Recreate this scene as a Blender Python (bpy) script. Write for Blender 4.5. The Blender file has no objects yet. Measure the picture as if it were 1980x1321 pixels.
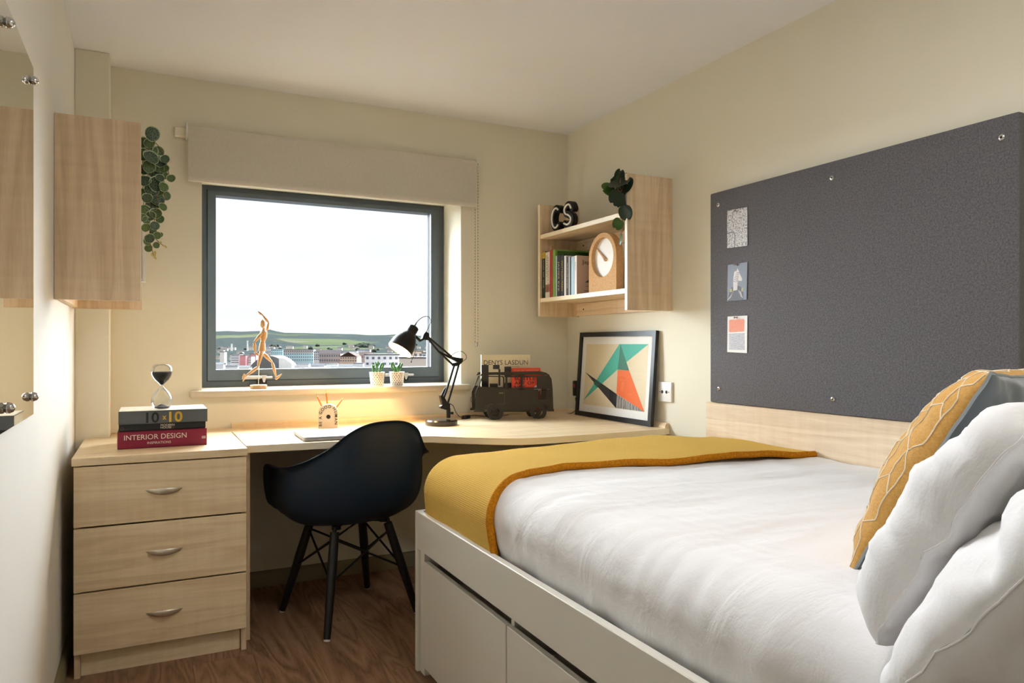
import bpy, bmesh, math, random
from mathutils import Vector, Matrix, noise
rnd = random.Random(7)
PI = math.pi
sc = bpy.context.scene
C = sc.collection

# ------------------------------------------------------------------ camera, world, sun, exposure
F_PX, EYE, YAW = 1413.0, 1.115, math.radians(26.58)
cam_d = bpy.data.cameras.new('camera')
cam_d.sensor_width = 36.0
cam_d.lens = 36.0 * F_PX / 1980.0
cam_d.shift_y = (668.0 - 660.5) / 1980.0
cam_d.clip_start, cam_d.clip_end = 0.02, 30000.0
cam = bpy.data.objects.new('camera', cam_d); C.objects.link(cam)
cam.location = (0, 0, EYE); cam.rotation_euler = (PI/2, 0, -YAW)
sc.camera = cam

SKY, SUN, CEIL_FILL, DESK_LAMP = 1.06, 63.0, 38.0, 12.0
sc.view_settings.view_transform = 'Standard'; sc.view_settings.look = 'None'
sc.view_settings.gamma = 1.0; sc.view_settings.use_curve_mapping = False
sc.view_settings.exposure = 0.08

w = bpy.data.worlds.new('overcast_sky'); sc.world = w; w.use_nodes = True
nt = w.node_tree; nt.nodes.clear()
tc = nt.nodes.new('ShaderNodeTexCoord'); mp = nt.nodes.new('ShaderNodeMapping')
mp.inputs['Scale'].default_value = (1.6, 1.6, 5.0)
nz = nt.nodes.new('ShaderNodeTexNoise'); nz.inputs['Scale'].default_value = 2.2; nz.inputs['Detail'].default_value = 5
cr = nt.nodes.new('ShaderNodeValToRGB')
cr.color_ramp.elements[0].position = 0.32; cr.color_ramp.elements[0].color = (0.83, 0.86, 0.90, 1)
cr.color_ramp.elements[1].position = 0.68; cr.color_ramp.elements[1].color = (0.97, 0.98, 1.0, 1)
bg = nt.nodes.new('ShaderNodeBackground'); bg.inputs['Strength'].default_value = SKY
wo = nt.nodes.new('ShaderNodeOutputWorld')
for a, b in ((tc.outputs['Generated'], mp.inputs[0]), (mp.outputs[0], nz.inputs['Vector']), (nz.outputs['Fac'], cr.inputs[0]), (cr.outputs[0], bg.inputs[0]), (bg.outputs[0], wo.inputs[0])):
    nt.links.new(a, b)

sun_d = bpy.data.lights.new('cloud_veiled_sun', 'SUN'); sun_d.energy = SUN; sun_d.angle = math.radians(132); sun_d.color = (0.83, 0.93, 1.0)
sun = bpy.data.objects.new('cloud_veiled_sun', sun_d); C.objects.link(sun)
sun.rotation_euler = Vector((-0.17, -0.86, -0.44)).to_track_quat('-Z', 'Y').to_euler()
sun.location = (1, 8, 6)

# ------------------------------------------------------------------ survey helper: photo pixel + known plane -> world point
_d = Vector((math.sin(YAW), math.cos(YAW), 0)); _r = Vector((math.cos(YAW), -math.sin(YAW), 0))
def ray(u, v): return _d + _r*((u-990.0)/F_PX) + Vector((0, 0, (668.0-v)/F_PX))
EYEV = Vector((0, 0, EYE))
def atx(u, v, x): q = ray(u, v); return EYEV + q*(x/q.x)
def aty(u, v, y): q = ray(u, v); return EYEV + q*(y/q.y)
def atz(u, v, z): q = ray(u, v); return EYEV + q*((z-EYE)/q.z)

# ------------------------------------------------------------------ materials
def lin(c):
    r = []
    for x in c[:3]:
        x = x/255.0
        r.append(x/12.92 if x <= 0.04045 else ((x+0.055)/1.055)**2.4)
    return (*r, 1.0)
MATS = {}
class N:
    """tiny node helper"""
    def __init__(s, name):
        s.m = bpy.data.materials.new(name); s.m.use_nodes = True; s.t = s.m.node_tree
        s.b = s.t.nodes['Principled BSDF']; s.out = s.t.nodes['Material Output']
    def n(s, kind, **kw):
        x = s.t.nodes.new('ShaderNode'+kind)
        for k, v in kw.items():
            if k in x.inputs.keys(): x.inputs[k].default_value = v
            else: setattr(x, k, v)
        return x
    def l(s, a, b): s.t.links.new(a, b)
    def coord(s, scale=(1, 1, 1), rot=(0, 0, 0), src='Object'):
        tc = s.n('TexCoord'); m = s.n('Mapping'); m.inputs['Scale'].default_value = scale; m.inputs['Rotation'].default_value = rot
        s.l(tc.outputs[src], m.inputs['Vector']); return m.outputs[0]
    def ramp(s, fac, stops):
        r = s.n('ValToRGB'); e = r.color_ramp.elements
        while len(e) < len(stops): e.new(0.5)
        for k, (p, c) in enumerate(stops): e[k].position = p; e[k].color = c
        s.l(fac, r.inputs[0]); return r.outputs[0]
    def bump(s, h, strength, dist=0.01):
        b = s.n('Bump'); b.inputs['Strength'].default_value = strength; b.inputs['Distance'].default_value = dist
        s.l(h, b.inputs['Height']); s.l(b.outputs[0], s.b.inputs['Normal'])

def plain(name, c, rough=0.5, metal=0.0, spec=0.5, vary=0.04, scale=8.0, bump=0.0, sheen=0.0, coat=0.0):
    if name in MATS: return MATS[name]
    k = N(name); base = lin(c)
    k.b.inputs['Roughness'].default_value = rough; k.b.inputs['Metallic'].default_value = metal
    k.b.inputs['Specular IOR Level'].default_value = spec
    if sheen: k.b.inputs['Sheen Weight'].default_value = sheen
    if coat: k.b.inputs['Coat Weight'].default_value = coat
    t = k.n('TexNoise', Scale=scale, Detail=3.0); k.l(k.coord(), t.inputs['Vector'])
    lo = tuple(x*(1-vary) for x in base[:3])+(1,); hi = tuple(min(1, x*(1+vary)) for x in base[:3])+(1,)
    k.l(k.ramp(t.outputs['Fac'], [(0.3, lo), (0.7, hi)]), k.b.inputs['Base Color'])
    if bump:
        t2 = k.n('TexNoise', Scale=scale*25, Detail=2.0); k.l(k.coord(), t2.inputs['Vector']); k.bump(t2.outputs['Fac'], bump, 0.002)
    MATS[name] = k.m; return k.m

def wood(name, c1, c2, axis='x', rough=0.42, ring=1.0, spec=0.4):
    """pale laminate: long soft streaks + short cross figure + faint cathedral rings along one axis"""
    if name in MATS: return MATS[name]
    k = N(name); st = {'x': (0.06, 1, 1), 'y': (1, 0.06, 1), 'z': (1, 1, 0.06)}[axis]
    v = k.coord(tuple(10*s for s in st))
    oi = k.n('ObjectInfo'); add = k.n('VectorMath', operation='ADD'); sc_ = k.n('VectorMath', operation='SCALE')
    cm = k.n('CombineXYZ'); k.l(oi.outputs['Random'], cm.inputs[0]); k.l(oi.outputs['Random'], cm.inputs[1]); k.l(oi.outputs['Random'], cm.inputs[2])
    k.l(cm.outputs[0], sc_.inputs[0]); sc_.inputs['Scale'].default_value = 37.0
    k.l(v, add.inputs[0]); k.l(sc_.outputs[0], add.inputs[1]); v = add.outputs[0]
    n1 = k.n('TexNoise', Scale=1.6*ring, Detail=4.0, Distortion=0.5); k.l(v, n1.inputs['Vector'])
    mul = k.n('Math', operation='MULTIPLY'); mul.inputs[1].default_value = 9.0; k.l(n1.outputs['Fac'], mul.inputs[0])
    fr = k.n('Math', operation='PINGPONG'); fr.inputs[1].default_value = 1.0; k.l(mul.outputs[0], fr.inputs[0])
    n2 = k.n('TexNoise', Scale=22.0, Detail=3.0); k.l(v, n2.inputs['Vector'])
    xs = {'x': (7, 0.7, 0.7), 'y': (0.7, 7, 0.7), 'z': (0.7, 0.7, 7)}[axis]
    n3 = k.n('TexNoise', Scale=5.0, Detail=3.0); k.l(k.coord(tuple(q for q in xs)), n3.inputs['Vector'])
    m1 = k.n('Mix'); m1.inputs[0].default_value = 0.45; k.l(fr.outputs[0], m1.inputs[2]); k.l(n2.outputs['Fac'], m1.inputs[3])
    m2 = k.n('Mix'); m2.inputs[0].default_value = 0.35; k.l(m1.outputs[0], m2.inputs[2]); k.l(n3.outputs['Fac'], m2.inputs[3])
    k.l(k.ramp(m2.outputs[0], [(0.2, lin(c1)), (0.75, lin(c2))]), k.b.inputs['Base Color'])
    k.b.inputs['Roughness'].default_value = rough; k.b.inputs['Specular IOR Level'].default_value = spec
    MATS[name] = k.m; return k.m

def fabric(name, c1, c2, scale=900.0, rough=0.95, bump=0.3, sheen=0.2):
    if name in MATS: return MATS[name]
    k = N(name)
    n1 = k.n('TexNoise', Scale=1.0, Detail=2.0); k.l(k.coord((scale*0.3, scale*0.3, scale*0.3)), n1.inputs['Vector'])
    n2 = k.n('TexNoise', Scale=1.0, Detail=1.0); k.l(k.coord((scale, scale*0.12, scale*0.12)), n2.inputs['Vector'])
    n3 = k.n('TexNoise', Scale=1.0, Detail=1.0); k.l(k.coord((scale*0.12, scale*0.12, scale)), n3.inputs['Vector'])
    m1 = k.n('Mix'); m1.inputs[0].default_value = 0.5; k.l(n2.outputs['Fac'], m1.inputs[2]); k.l(n3.outputs['Fac'], m1.inputs[3])
    m2 = k.n('Mix'); m2.inputs[0].default_value = 0.4; k.l(m1.outputs[0], m2.inputs[2]); k.l(n1.outputs['Fac'], m2.inputs[3])
    k.l(k.ramp(m2.outputs[0], [(0.38, lin(c1)), (0.62, lin(c2))]), k.b.inputs['Base Color'])
    k.b.inputs['Roughness'].default_value = rough; k.b.inputs['Specular IOR Level'].default_value = 0.15
    k.b.inputs['Sheen Weight'].default_value = sheen
    if bump: k.bump(m2.outputs[0], bump, 0.002)
    MATS[name] = k.m; return k.m

def emit(name, c, s):
    if name in MATS: return MATS[name]
    k = N(name); k.b.inputs['Base Color'].default_value = lin(c)
    k.b.inputs['Emission Color'].default_value = lin(c); k.b.inputs['Emission Strength'].default_value = s
    MATS[name] = k.m; return k.m

def glass_thin(name, tint=(255, 255, 255), refl=0.06):
    if name in MATS: return MATS[name]
    k = N(name); tr = k.n('BsdfTransparent'); tr.inputs[0].default_value = lin(tint)
    gl = k.n('BsdfGlossy'); gl.inputs['Roughness'].default_value = 0.02
    fr = k.n('LayerWeight'); fr.inputs['Blend'].default_value = 0.25
    mu = k.n('Math', operation='MULTIPLY_ADD'); mu.inputs[1].default_value = refl*2.0; mu.inputs[2].default_value = refl*0.05; k.l(fr.outputs['Fresnel'], mu.inputs[0])
    mx = k.n('MixShader'); k.l(mu.outputs[0], mx.inputs[0]); k.l(tr.outputs[0], mx.inputs[1]); k.l(gl.outputs[0], mx.inputs[2])
    k.l(mx.outputs[0], k.out.inputs['Surface']); MATS[name] = k.m; return k.m

def leafmat(name, c1, c2, scale=60.0, edge=None):
    if name in MATS: return MATS[name]
    k = N(name); n1 = k.n('TexNoise', Scale=scale, Detail=2.0); k.l(k.coord(), n1.inputs['Vector'])
    k.l(k.ramp(n1.outputs['Fac'], [(0.4, lin(c1)), (0.6, lin(c2))]), k.b.inputs['Base Color'])
    k.b.inputs['Roughness'].default_value = 0.45
    MATS[name] = k.m; return k.m

# ------------------------------------------------------------------ mesh builder
class MB:
    def __init__(s): s.v = []; s.f = []
    def add(s, vs, fs):
        o = len(s.v); s.v += [Vector(p) for p in vs]; s.f += [tuple(i+o for i in f) for f in fs]; return s
    def box(s, x0, x1, y0, y1, z0, z1, bev=0.0, seg=1, m=None):
        if bev <= 0:
            vs = [(x, y, z) for x in (x0, x1) for y in (y0, y1) for z in (z0, z1)]
            fs = [(0, 1, 3, 2), (4, 6, 7, 5), (0, 4, 5, 1), (2, 3, 7, 6), (0, 2, 6, 4), (1, 5, 7, 3)]
        else:
            bm = bmesh.new(); bmesh.ops.create_cube(bm, size=1.0)
            for q in bm.verts: q.co = Vector(((x0+x1)/2+q.co.x*(x1-x0), (y0+y1)/2+q.co.y*(y1-y0), (z0+z1)/2+q.co.z*(z1-z0)))
            bmesh.ops.bevel(bm, geom=bm.edges[:], offset=bev, segments=seg, profile=0.5, affect='EDGES')
            bm.verts.index_update(); vs = [q.co.copy() for q in bm.verts]; fs = [tuple(q.index for q in f.verts) for f in bm.faces]; bm.free()
        if m is not None: vs = [m @ Vector(p) for p in vs]
        return s.add(vs, fs)
    def tube(s, pts, rad, n=10, caps=True, closed=False):
        pts = [Vector(p) for p in pts]; k = len(pts)
        if not hasattr(rad, '__len__'): rad = [rad]*k
        vs = []; up = None
        for i, p in enumerate(pts):
            if closed: t = pts[(i+1) % k]-pts[i-1]
            else: t = pts[min(i+1, k-1)]-pts[max(i-1, 0)]
            t.normalize()
            if up is None:
                a = Vector((0, 0, 1)) if abs(t.z) < 0.9 else Vector((1, 0, 0)); up = (a-t*a.dot(t)).normalized()
            else:
                up = (up-t*up.dot(t)); up = up.normalized() if up.length > 1e-6 else Vector((1, 0, 0))
            sd = t.cross(up)
            for j in range(n):
                an = 2*PI*j/n; vs.append(p+(up*math.cos(an)+sd*math.sin(an))*rad[i])
        fs = []
        for i in range(k if closed else k-1):
            for j in range(n):
                a, b = i*n+j, i*n+(j+1) % n; c, d = ((i+1) % k)*n+(j+1) % n, ((i+1) % k)*n+j
                fs.append((a, b, c, d))
        if caps and not closed: fs += [tuple(range(n-1, -1, -1)), tuple((k-1)*n+j for j in range(n))]
        return s.add(vs, fs)
    def lathe(s, prof, n=32, m=None, cap=True):
        vs = []; fs = []; k = len(prof)
        for r, z in prof:
            for j in range(n): a = 2*PI*j/n; vs.append(Vector((r*math.cos(a), r*math.sin(a), z)))
        for i in range(k-1):
            for j in range(n): fs.append((i*n+j, i*n+(j+1) % n, (i+1)*n+(j+1) % n, (i+1)*n+j))
        if cap: fs += [tuple(range(n-1, -1, -1)), tuple((k-1)*n+j for j in range(n))]
        if m is not None: vs = [m @ p for p in vs]
        return s.add(vs, fs)
    def prism(s, poly, origin, ax, ay, ext):
        """2-D polygon in the plane origin + x*ax + y*ay, thickened by vector ext"""
        o = Vector(origin); ax = Vector(ax); ay = Vector(ay); e = Vector(ext); n = len(poly)
        vs = [o+ax*x+ay*y for x, y in poly]+[o+ax*x+ay*y+e for x, y in poly]
        fs = [tuple(range(n)), tuple(range(2*n-1, n-1, -1))]+[(i, (i+1) % n, n+(i+1) % n, n+i) for i in range(n)]
        return s.add(vs, fs)
    def ring_prism(s, outer, inner, origin, ax, ay, ext):
        """plate with a hole; outer and inner loops have equal counts"""
        o = Vector(origin); ax = Vector(ax); ay = Vector(ay); e = Vector(ext); n = len(outer)
        P = lambda q: o+ax*q[0]+ay*q[1]
        vs = [P(q) for q in outer]+[P(q) for q in inner]+[P(q)+e for q in outer]+[P(q)+e for q in inner]; fs = []
        for i in range(n):
            j = (i+1) % n
            fs += [(i, j, n+j, n+i), (2*n+i, 3*n+i, 3*n+j, 2*n+j), (i, 2*n+i, 2*n+j, j), (n+i, n+j, 3*n+j, 3*n+i)]
        return s.add(vs, fs)
    def grid(s, fn, nu, nv, closed_u=False):
        vs = [Vector(fn(i/(nu if closed_u else nu-1), j/(nv-1))) for j in range(nv) for i in range(nu)]; fs = []
        for j in range(nv-1):
            for i in range(nu if closed_u else nu-1):
                fs.append((j*nu+i, j*nu+(i+1) % nu, (j+1)*nu+(i+1) % nu, (j+1)*nu+i))
        return s.add(vs, fs)
    def strip(s, pts, width, nrm, thick):
        """flat ribbon along a polyline in the plane with normal nrm"""
        pts = [Vector(p) for p in pts]; nrm = Vector(nrm).normalized(); L = []; R = []
        for i, p in enumerate(pts):
            t = (pts[min(i+1, len(pts)-1)]-pts[max(i-1, 0)]).normalized(); sd = t.cross(nrm)*(width/2)
            L.append(p+sd); R.append(p-sd)
        e = nrm*thick; k = len(pts); vs = L+R+[p+e for p in L]+[p+e for p in R]; fs = []
        for i in range(k-1):
            fs += [(i, i+1, k+i+1, k+i), (2*k+i, 3*k+i, 3*k+i+1, 2*k+i+1), (i, 2*k+i, 2*k+i+1, i+1), (k+i, k+i+1, 3*k+i+1, 3*k+i)]
        fs += [(0, k, 3*k, 2*k), (k-1, 3*k-1, 4*k-1, 2*k-1)]
        return s.add(vs, fs)
    def sphere(s, c, r, n=16, m=10, sc_=(1, 1, 1), rot=None):
        c = Vector(c)
        def fn(u, v):
            a = 2*PI*u; b = PI*v; p = Vector((math.cos(a)*math.sin(b)*sc_[0], math.sin(a)*math.sin(b)*sc_[1], -math.cos(b)*sc_[2]))*r
            return c+(rot @ p if rot else p)
        return s.grid(fn, n, m, closed_u=True)

WM = {}   # world matrix of each thing
def tag(o, label=None, cat=None, group=None, kind=None):
    if label: o['label'] = label
    if cat: o['category'] = cat
    if group: o['group'] = group
    if kind: o['kind'] = kind
    return o
def thing(name, loc, label=None, cat=None, group=None, rz=0.0, kind=None):
    o = bpy.data.objects.new(name, None); C.objects.link(o); o.empty_display_size = 0.05
    o.location = loc; o.rotation_euler = (0, 0, rz)
    WM[o.name] = Matrix.Translation(Vector(loc)) @ Matrix.Rotation(rz, 4, 'Z')
    return tag(o, label, cat, group, kind)
def smooth(me, ang=0.6):
    for p in me.polygons: p.use_smooth = True
    try: me.set_sharp_from_angle(angle=ang)
    except Exception: pass
def part(name, mb, mat, parent=None, local=False, sm=True, ang=0.6, base=None, fix=True):
    """links ONE mesh; vertices in world space are moved into the parent's frame"""
    W = WM.get(parent.name) if parent is not None else None
    if parent is None and base is not None: W = Matrix.Translation(Vector(base))
    vs = mb.v if (local or W is None) else [W.inverted() @ p for p in mb.v]
    me = bpy.data.meshes.new(name); me.from_pydata([tuple(p) for p in vs], [], mb.f); me.update()
    if fix:
        bm = bmesh.new(); bm.from_mesh(me); bmesh.ops.recalc_face_normals(bm, faces=bm.faces); bm.to_mesh(me); bm.free()
    if sm: smooth(me, ang)
    if isinstance(mat, (list, tuple)):
        for q in mat: me.materials.append(q)
    else: me.materials.append(mat)
    o = bpy.data.objects.new(name, me); C.objects.link(o)
    if parent is not None: o.parent = parent; WM[o.name] = W
    elif W is not None: o.matrix_world = W; o.location = base; WM[o.name] = W
    return o
def clone(o, parent, M=None):
    c = o.copy(); C.objects.link(c); c.parent = parent
    if M is not None: c.matrix_local = M
    return c
_txt = bpy.data.collections.new('text_tmp')
def text(name, s, size, origin, ax, ay, mat, parent, width=None, align='LEFT', thick=0.0003, bold=0.0, local=False):
    """flat printed lettering; origin = baseline start (world), ax/ay = reading and up directions"""
    cu = bpy.data.curves.new('lettering', 'FONT'); cu.body = s; cu.size = size; cu.extrude = 0; cu.offset = bold; cu.resolution_u = 3
    cu.align_x = align
    to = bpy.data.objects.new('lettering', cu); C.objects.link(to)
    dg = bpy.context.evaluated_depsgraph_get(); me0 = bpy.data.meshes.new_from_object(to.evaluated_get(dg))
    vs = [q.co.copy() for q in me0.vertices]; fs = [tuple(p.vertices) for p in me0.polygons]
    bpy.data.objects.remove(to); bpy.data.curves.remove(cu); bpy.data.meshes.remove(me0)
    k = 1.0
    if width and vs:
        mn = min(q.x for q in vs); wd = max(q.x for q in vs)-mn; k = width/wd
        if align == 'LEFT': vs = [Vector((q.x-mn, q.y, 0)) for q in vs]
    o = Vector(origin); ax = Vector(ax).normalized(); ay = Vector(ay).normalized(); nn = ax.cross(ay)*thick
    mb = MB(); mb.add([o+ax*(q.x*k)+ay*q.y+nn for q in vs], fs)
    return part(name, mb, mat, parent, sm=False, fix=False, local=local)
def frame(o, ex, ey, ez): return Matrix(((ex[0], ey[0], ez[0], o[0]), (ex[1], ey[1], ez[1], o[1]), (ex[2], ey[2], ez[2], o[2]), (0, 0, 0, 1)))
def along(p, dr):
    """matrix whose z axis runs along dr"""
    return Matrix.Translation(Vector(p)) @ Vector(dr).to_track_quat('Z', 'Y').to_matrix().to_4x4()
def catmull(P, n, closed=False):
    P = [Vector(p) for p in P]; k = len(P); out = []
    segs = k if closed else k-1
    for i in range(segs):
        g = (lambda j: P[j % k]) if closed else (lambda j: P[max(0, min(k-1, j))])
        p0, p1, p2, p3 = g(i-1), g(i), g(i+1), g(i+2)
        for a in range(n):
            t = a/n; out.append(0.5*((2*p1)+(p2-p0)*t+(2*p0-5*p1+4*p2-p3)*t*t+(3*p1-p0-3*p2+p3)*t**3))
    if not closed: out.append(P[-1])
    return out

# palette
paint = plain('cream_wall_paint', (228, 222, 203), 0.8, vary=0.012, scale=3, bump=0.05, spec=0.25)
paint_left_daylit = plain('daylit_cream_wall_paint', (231, 228, 219), 0.8, vary=0.012, scale=3, bump=0.05, spec=0.25)  # the same cream paint, whitened to put the window's daylight into its colour
white_paint = plain('white_ceiling_paint', (233, 234, 237), 0.85, vary=0.01, scale=2, spec=0.2)
olive = plain('olive_skirting_paint', (128, 120, 88), 0.5, vary=0.02)
slate = plain('slate_grey_window_metal', (76, 86, 94), 0.42, vary=0.02, metal=0.0, spec=0.5)
maple_z = wood('maple_laminate_upright', (200, 171, 136), (230, 206, 172), 'z')
maple_x = wood('maple_laminate_crosswise', (213, 186, 146), (238, 217, 180), 'x')
maple_y = wood('maple_laminate_lengthwise', (216, 188, 150), (240, 218, 186), 'y')
maple_edge = plain('pale_maple_edge_band', (240, 226, 196), 0.4, vary=0.03)
steel = plain('brushed_nickel', (205, 196, 180), 0.38, 1.0, vary=0.05)
chrome = plain('chrome', (210, 210, 210), 0.12, 1.0, vary=0.02)
black_p = plain('black_paint', (9, 9, 10), 0.42, vary=0.05, spec=0.3)
white_p = plain('white_plastic', (235, 233, 228), 0.35, vary=0.01)
cream_p = plain('cream_plastic', (232, 224, 200), 0.4, vary=0.01)
sill_paint = plain('cream_gloss_sill_paint', (204, 192, 170), 0.3, vary=0.02)

XL, XR, YB, ZC = -0.256, 2.121, 3.542, 2.302
Y0 = -1.05
# ------------------------------------------------------------------ the room
def struct(name, mb, mat, label=None, base=None, **kw):
    o = part(name, mb, mat, None, base=base, **kw); tag(o, label=label, kind='structure'); return o

k = N('dark_joint'); k.b.inputs['Base Color'].default_value = lin((40, 26, 18)); k.b.inputs['Roughness'].default_value = 0.9
floor = struct('floor', MB().box(XL-0.1, XR+0.1, Y0-0.1, YB+0.1, -0.06, -0.008), k.m, 'brown oak effect plank floor')
def floor_mat():
    k = N('brown_oak_vinyl')
    oi = k.n('ObjectInfo'); cm = k.n('CombineXYZ'); 
    for i in range(3): k.l(oi.outputs['Random'], cm.inputs[i])
    s_ = k.n('VectorMath', operation='SCALE'); k.l(cm.outputs[0], s_.inputs[0]); s_.inputs['Scale'].default_value = 50.0
    ad = k.n('VectorMath', operation='ADD'); k.l(k.coord((11, 1.3, 1)), ad.inputs[0]); k.l(s_.outputs[0], ad.inputs[1])
    n1 = k.n('TexNoise', Scale=0.55, Detail=2.0, Distortion=0.6); k.l(ad.outputs[0], n1.inputs['Vector'])
    mu = k.n('Math', operation='MULTIPLY'); mu.inputs[1].default_value = 26.0; k.l(n1.outputs['Fac'], mu.inputs[0])
    pp = k.n('Math', operation='PINGPONG'); pp.inputs[1].default_value = 1.0; k.l(mu.outputs[0], pp.inputs[0])
    n2 = k.n('TexNoise', Scale=14.0, Detail=4.0); k.l(ad.outputs[0], n2.inputs['Vector'])
    mx = k.n('Mix'); mx.inputs[0].default_value = 0.55; k.l(pp.outputs[0], mx.inputs[2]); k.l(n2.outputs['Fac'], mx.inputs[3])
    k.l(k.ramp(mx.outputs[0], [(0.15, lin((104, 76, 54))), (0.5, lin((142, 108, 80))), (0.85, lin((160, 126, 98)))]), k.b.inputs['Base Color'])
    k.b.inputs['Roughness'].default_value = 0.5; k.b.inputs['Specular IOR Level'].default_value = 0.35
    k.bump(mx.outputs[0], 0.12, 0.002); return k.m
fm = floor_mat()
PW, PL = 0.2, 1.22
plank_me = None; col = 0; x = XL
while x < XR:
    y = Y0-((col*0.43) % 1.0)*PL
    while y < YB:
        a, b = max(y, Y0), min(y+PL, YB); x1 = min(x+PW, XR)
        if b-a > 0.02:
            full = abs(b-a-PL) < 1e-6 and abs(x1-x-PW) < 1e-6
            if full and plank_me is not None:
                o = bpy.data.objects.new('plank', plank_me); C.objects.link(o); o.parent = floor; o.location = (x, a, 0)
            else:
                o = part('plank', MB().box(0, x1-x-0.0006, 0, b-a-0.0006, -0.008, 0, 0.0006), fm, floor, local=True, sm=False); o.location = (x, a, 0)
                if full: plank_me = o.data
        y += PL
    x += PW; col += 1
struct('ceiling', MB().box(XL-0.1, XR+0.1, Y0-0.1, YB+0.35, ZC, ZC+0.1), white_paint, 'smooth white ceiling')
struct('wall_left', MB().box(XL-0.1, XL, Y0-0.1, YB+0.35, -0.06, ZC), paint_left_daylit, 'cream painted wall holding the mirror')
struct('wall_right', MB().box(XR, XR+0.1, Y0-0.1, YB+0.35, -0.06, ZC), paint, 'cream painted wall behind the grey pinboard')
WX0, WX1, WZ0, WZ1, YF = 0.222, 1.473, 0.895, 1.885, 3.789
wb = MB()
wb.box(XL, WX0, YB, YB+0.34, -0.06, ZC); wb.box(WX1, XR, YB, YB+0.34, -0.06, ZC)
wb.box(WX0, WX1, YB, YB+0.34, -0.06, WZ0); wb.box(WX0, WX1, YB, YB+0.34, WZ1, ZC)
struct('wall_back', wb, paint, 'cream painted wall around the window')
struct('wall_front', MB().box(XL, XR, Y0-0.1, Y0, -0.06, ZC), paint, 'cream painted wall behind the camera')
struct('wall_head', MB().box(0.72, XR, Y0, 0.12, 0.0, ZC), paint, 'cream painted wall at the head of the bed')
struct('trim_1', MB().box(XL, -0.134, 3.388, YB, 0.0, ZC, 0.002), paint, 'cream boxed-in pipe column in the corner')
def skirting(name, p0, p1, n, label):
    p0, p1, n = Vector(p0), Vector(p1), Vector(n)
    prof = [(0, 0), (0.016, 0), (0.016, 0.055), (0.010, 0.066), (0, 0.072)]
    struct(name, MB().prism(prof, p0, n, (0, 0, 1), p1-p0), olive, label)
skirting('baseboard_back', (-0.13, YB, 0), (XR, YB, 0), (0, -1, 0), 'olive painted skirting board below the window')
skirting('baseboard_left', (XL, Y0, 0), (XL, 3.386, 0), (1, 0, 0), 'olive painted skirting board beside the drawers')
skirting('baseboard_right', (XR, 2.42, 0), (XR, YB-0.02, 0), (-1, 0, 0), 'olive painted skirting board under the corner desk')

# window
win = thing('window_1', ((WX0+WX1)/2, YF, WZ0), 'slate grey metal framed window with hillside view', kind='structure')
def rframe(x0, x1, z0, z1, wl, wr, wb_, wt, y0, y1):
    m = MB(); ou = [(x0, z0), (x1, z0), (x1, z1), (x0, z1)]; inn = [(x0+wl, z0+wb_), (x1-wr, z0+wb_), (x1-wr, z1-wt), (x0+wl, z1-wt)]
    return m.ring_prism(ou, inn, (0, y0, 0), (1, 0, 0), (0, 0, 1), (0, y1-y0, 0))
fr0 = rframe(WX0, WX1, 0.912, WZ1, 0.045, 0.042, 0.040, 0.030, YF, YF+0.07)
part('outer_frame', fr0, slate, win, ang=0.3)
part('seal', rframe(WX0+0.036, WX1-0.032, 0.941, WZ1-0.022, 0.0045, 0.0045, 0.0045, 0.0045, YF-0.003, YF+0.01), plain('dark_rubber_gasket', (30, 32, 34), 0.7), win, ang=0.3)
sash = part('sash', rframe(WX0+0.040, WX1-0.036, 0.945, WZ1-0.026, 0.036, 0.046, 0.053, 0.022, YF-0.018, YF+0.055), slate, win, ang=0.3)
part('glazing_bead', rframe(0.292, 1.395, 0.992, 1.862, 0.006, 0.006, 0.006, 0.006, YF+0.008, YF+0.04), plain('dark_rubber_gasket', (30, 32, 34), 0.7), sash, ang=0.3)
part('pane', MB().box(0.294, 1.393, YF+0.022, YF+0.026, 0.994, 1.860), glass_thin('window_glass', refl=0.012), win, sm=False)
for (u0, u1) in ((468, 527), (745, 800)):
    a = aty(u0, 733, YF-0.03); b = aty(u1, 731, YF-0.03); z = 0.957
    m = MB().box(a.x, a.x+(b.x-a.x)*0.62, YF-0.033, YF-0.024, z-0.008, z+0.010, 0.003); m.box(a.x+(b.x-a.x)*0.6, b.x, YF-0.036, YF-0.022, z-0.006, z+0.006, 0.003)
    h = part('window_stay', m, plain('satin_silver_stay', (190, 188, 184), 0.35, 0.8), win)
    xm = a.x+(b.x-a.x)*0.7
    part('catch', MB().prism([(-0.012, 0.012), (0.014, 0.012), (0.010, -0.004), (0.004, -0.024), (-0.003, -0.022), (-0.007, -0.004)], (xm, YF-0.042, z), (1, 0, 0), (0, 0, 1), (0, 0.006, 0)), plain('satin_silver_stay', (190, 188, 184), 0.35, 0.8), h)
    part('pivot_block', MB().box(xm-0.032, xm+0.016, YF-0.036, YF-0.020, z-0.030, z-0.012, 0.002), black_p, h)
sill = MB().box(WX0+0.0005, WX1-0.0005, YB-0.004, YF-0.0005, 0.885, 0.9130)
sill.box(0.170, 1.512, YB-0.050, YB-0.0008, 0.881, 0.9132, 0.011, 4)
part('window_sill', sill, sill_paint, win)

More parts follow.
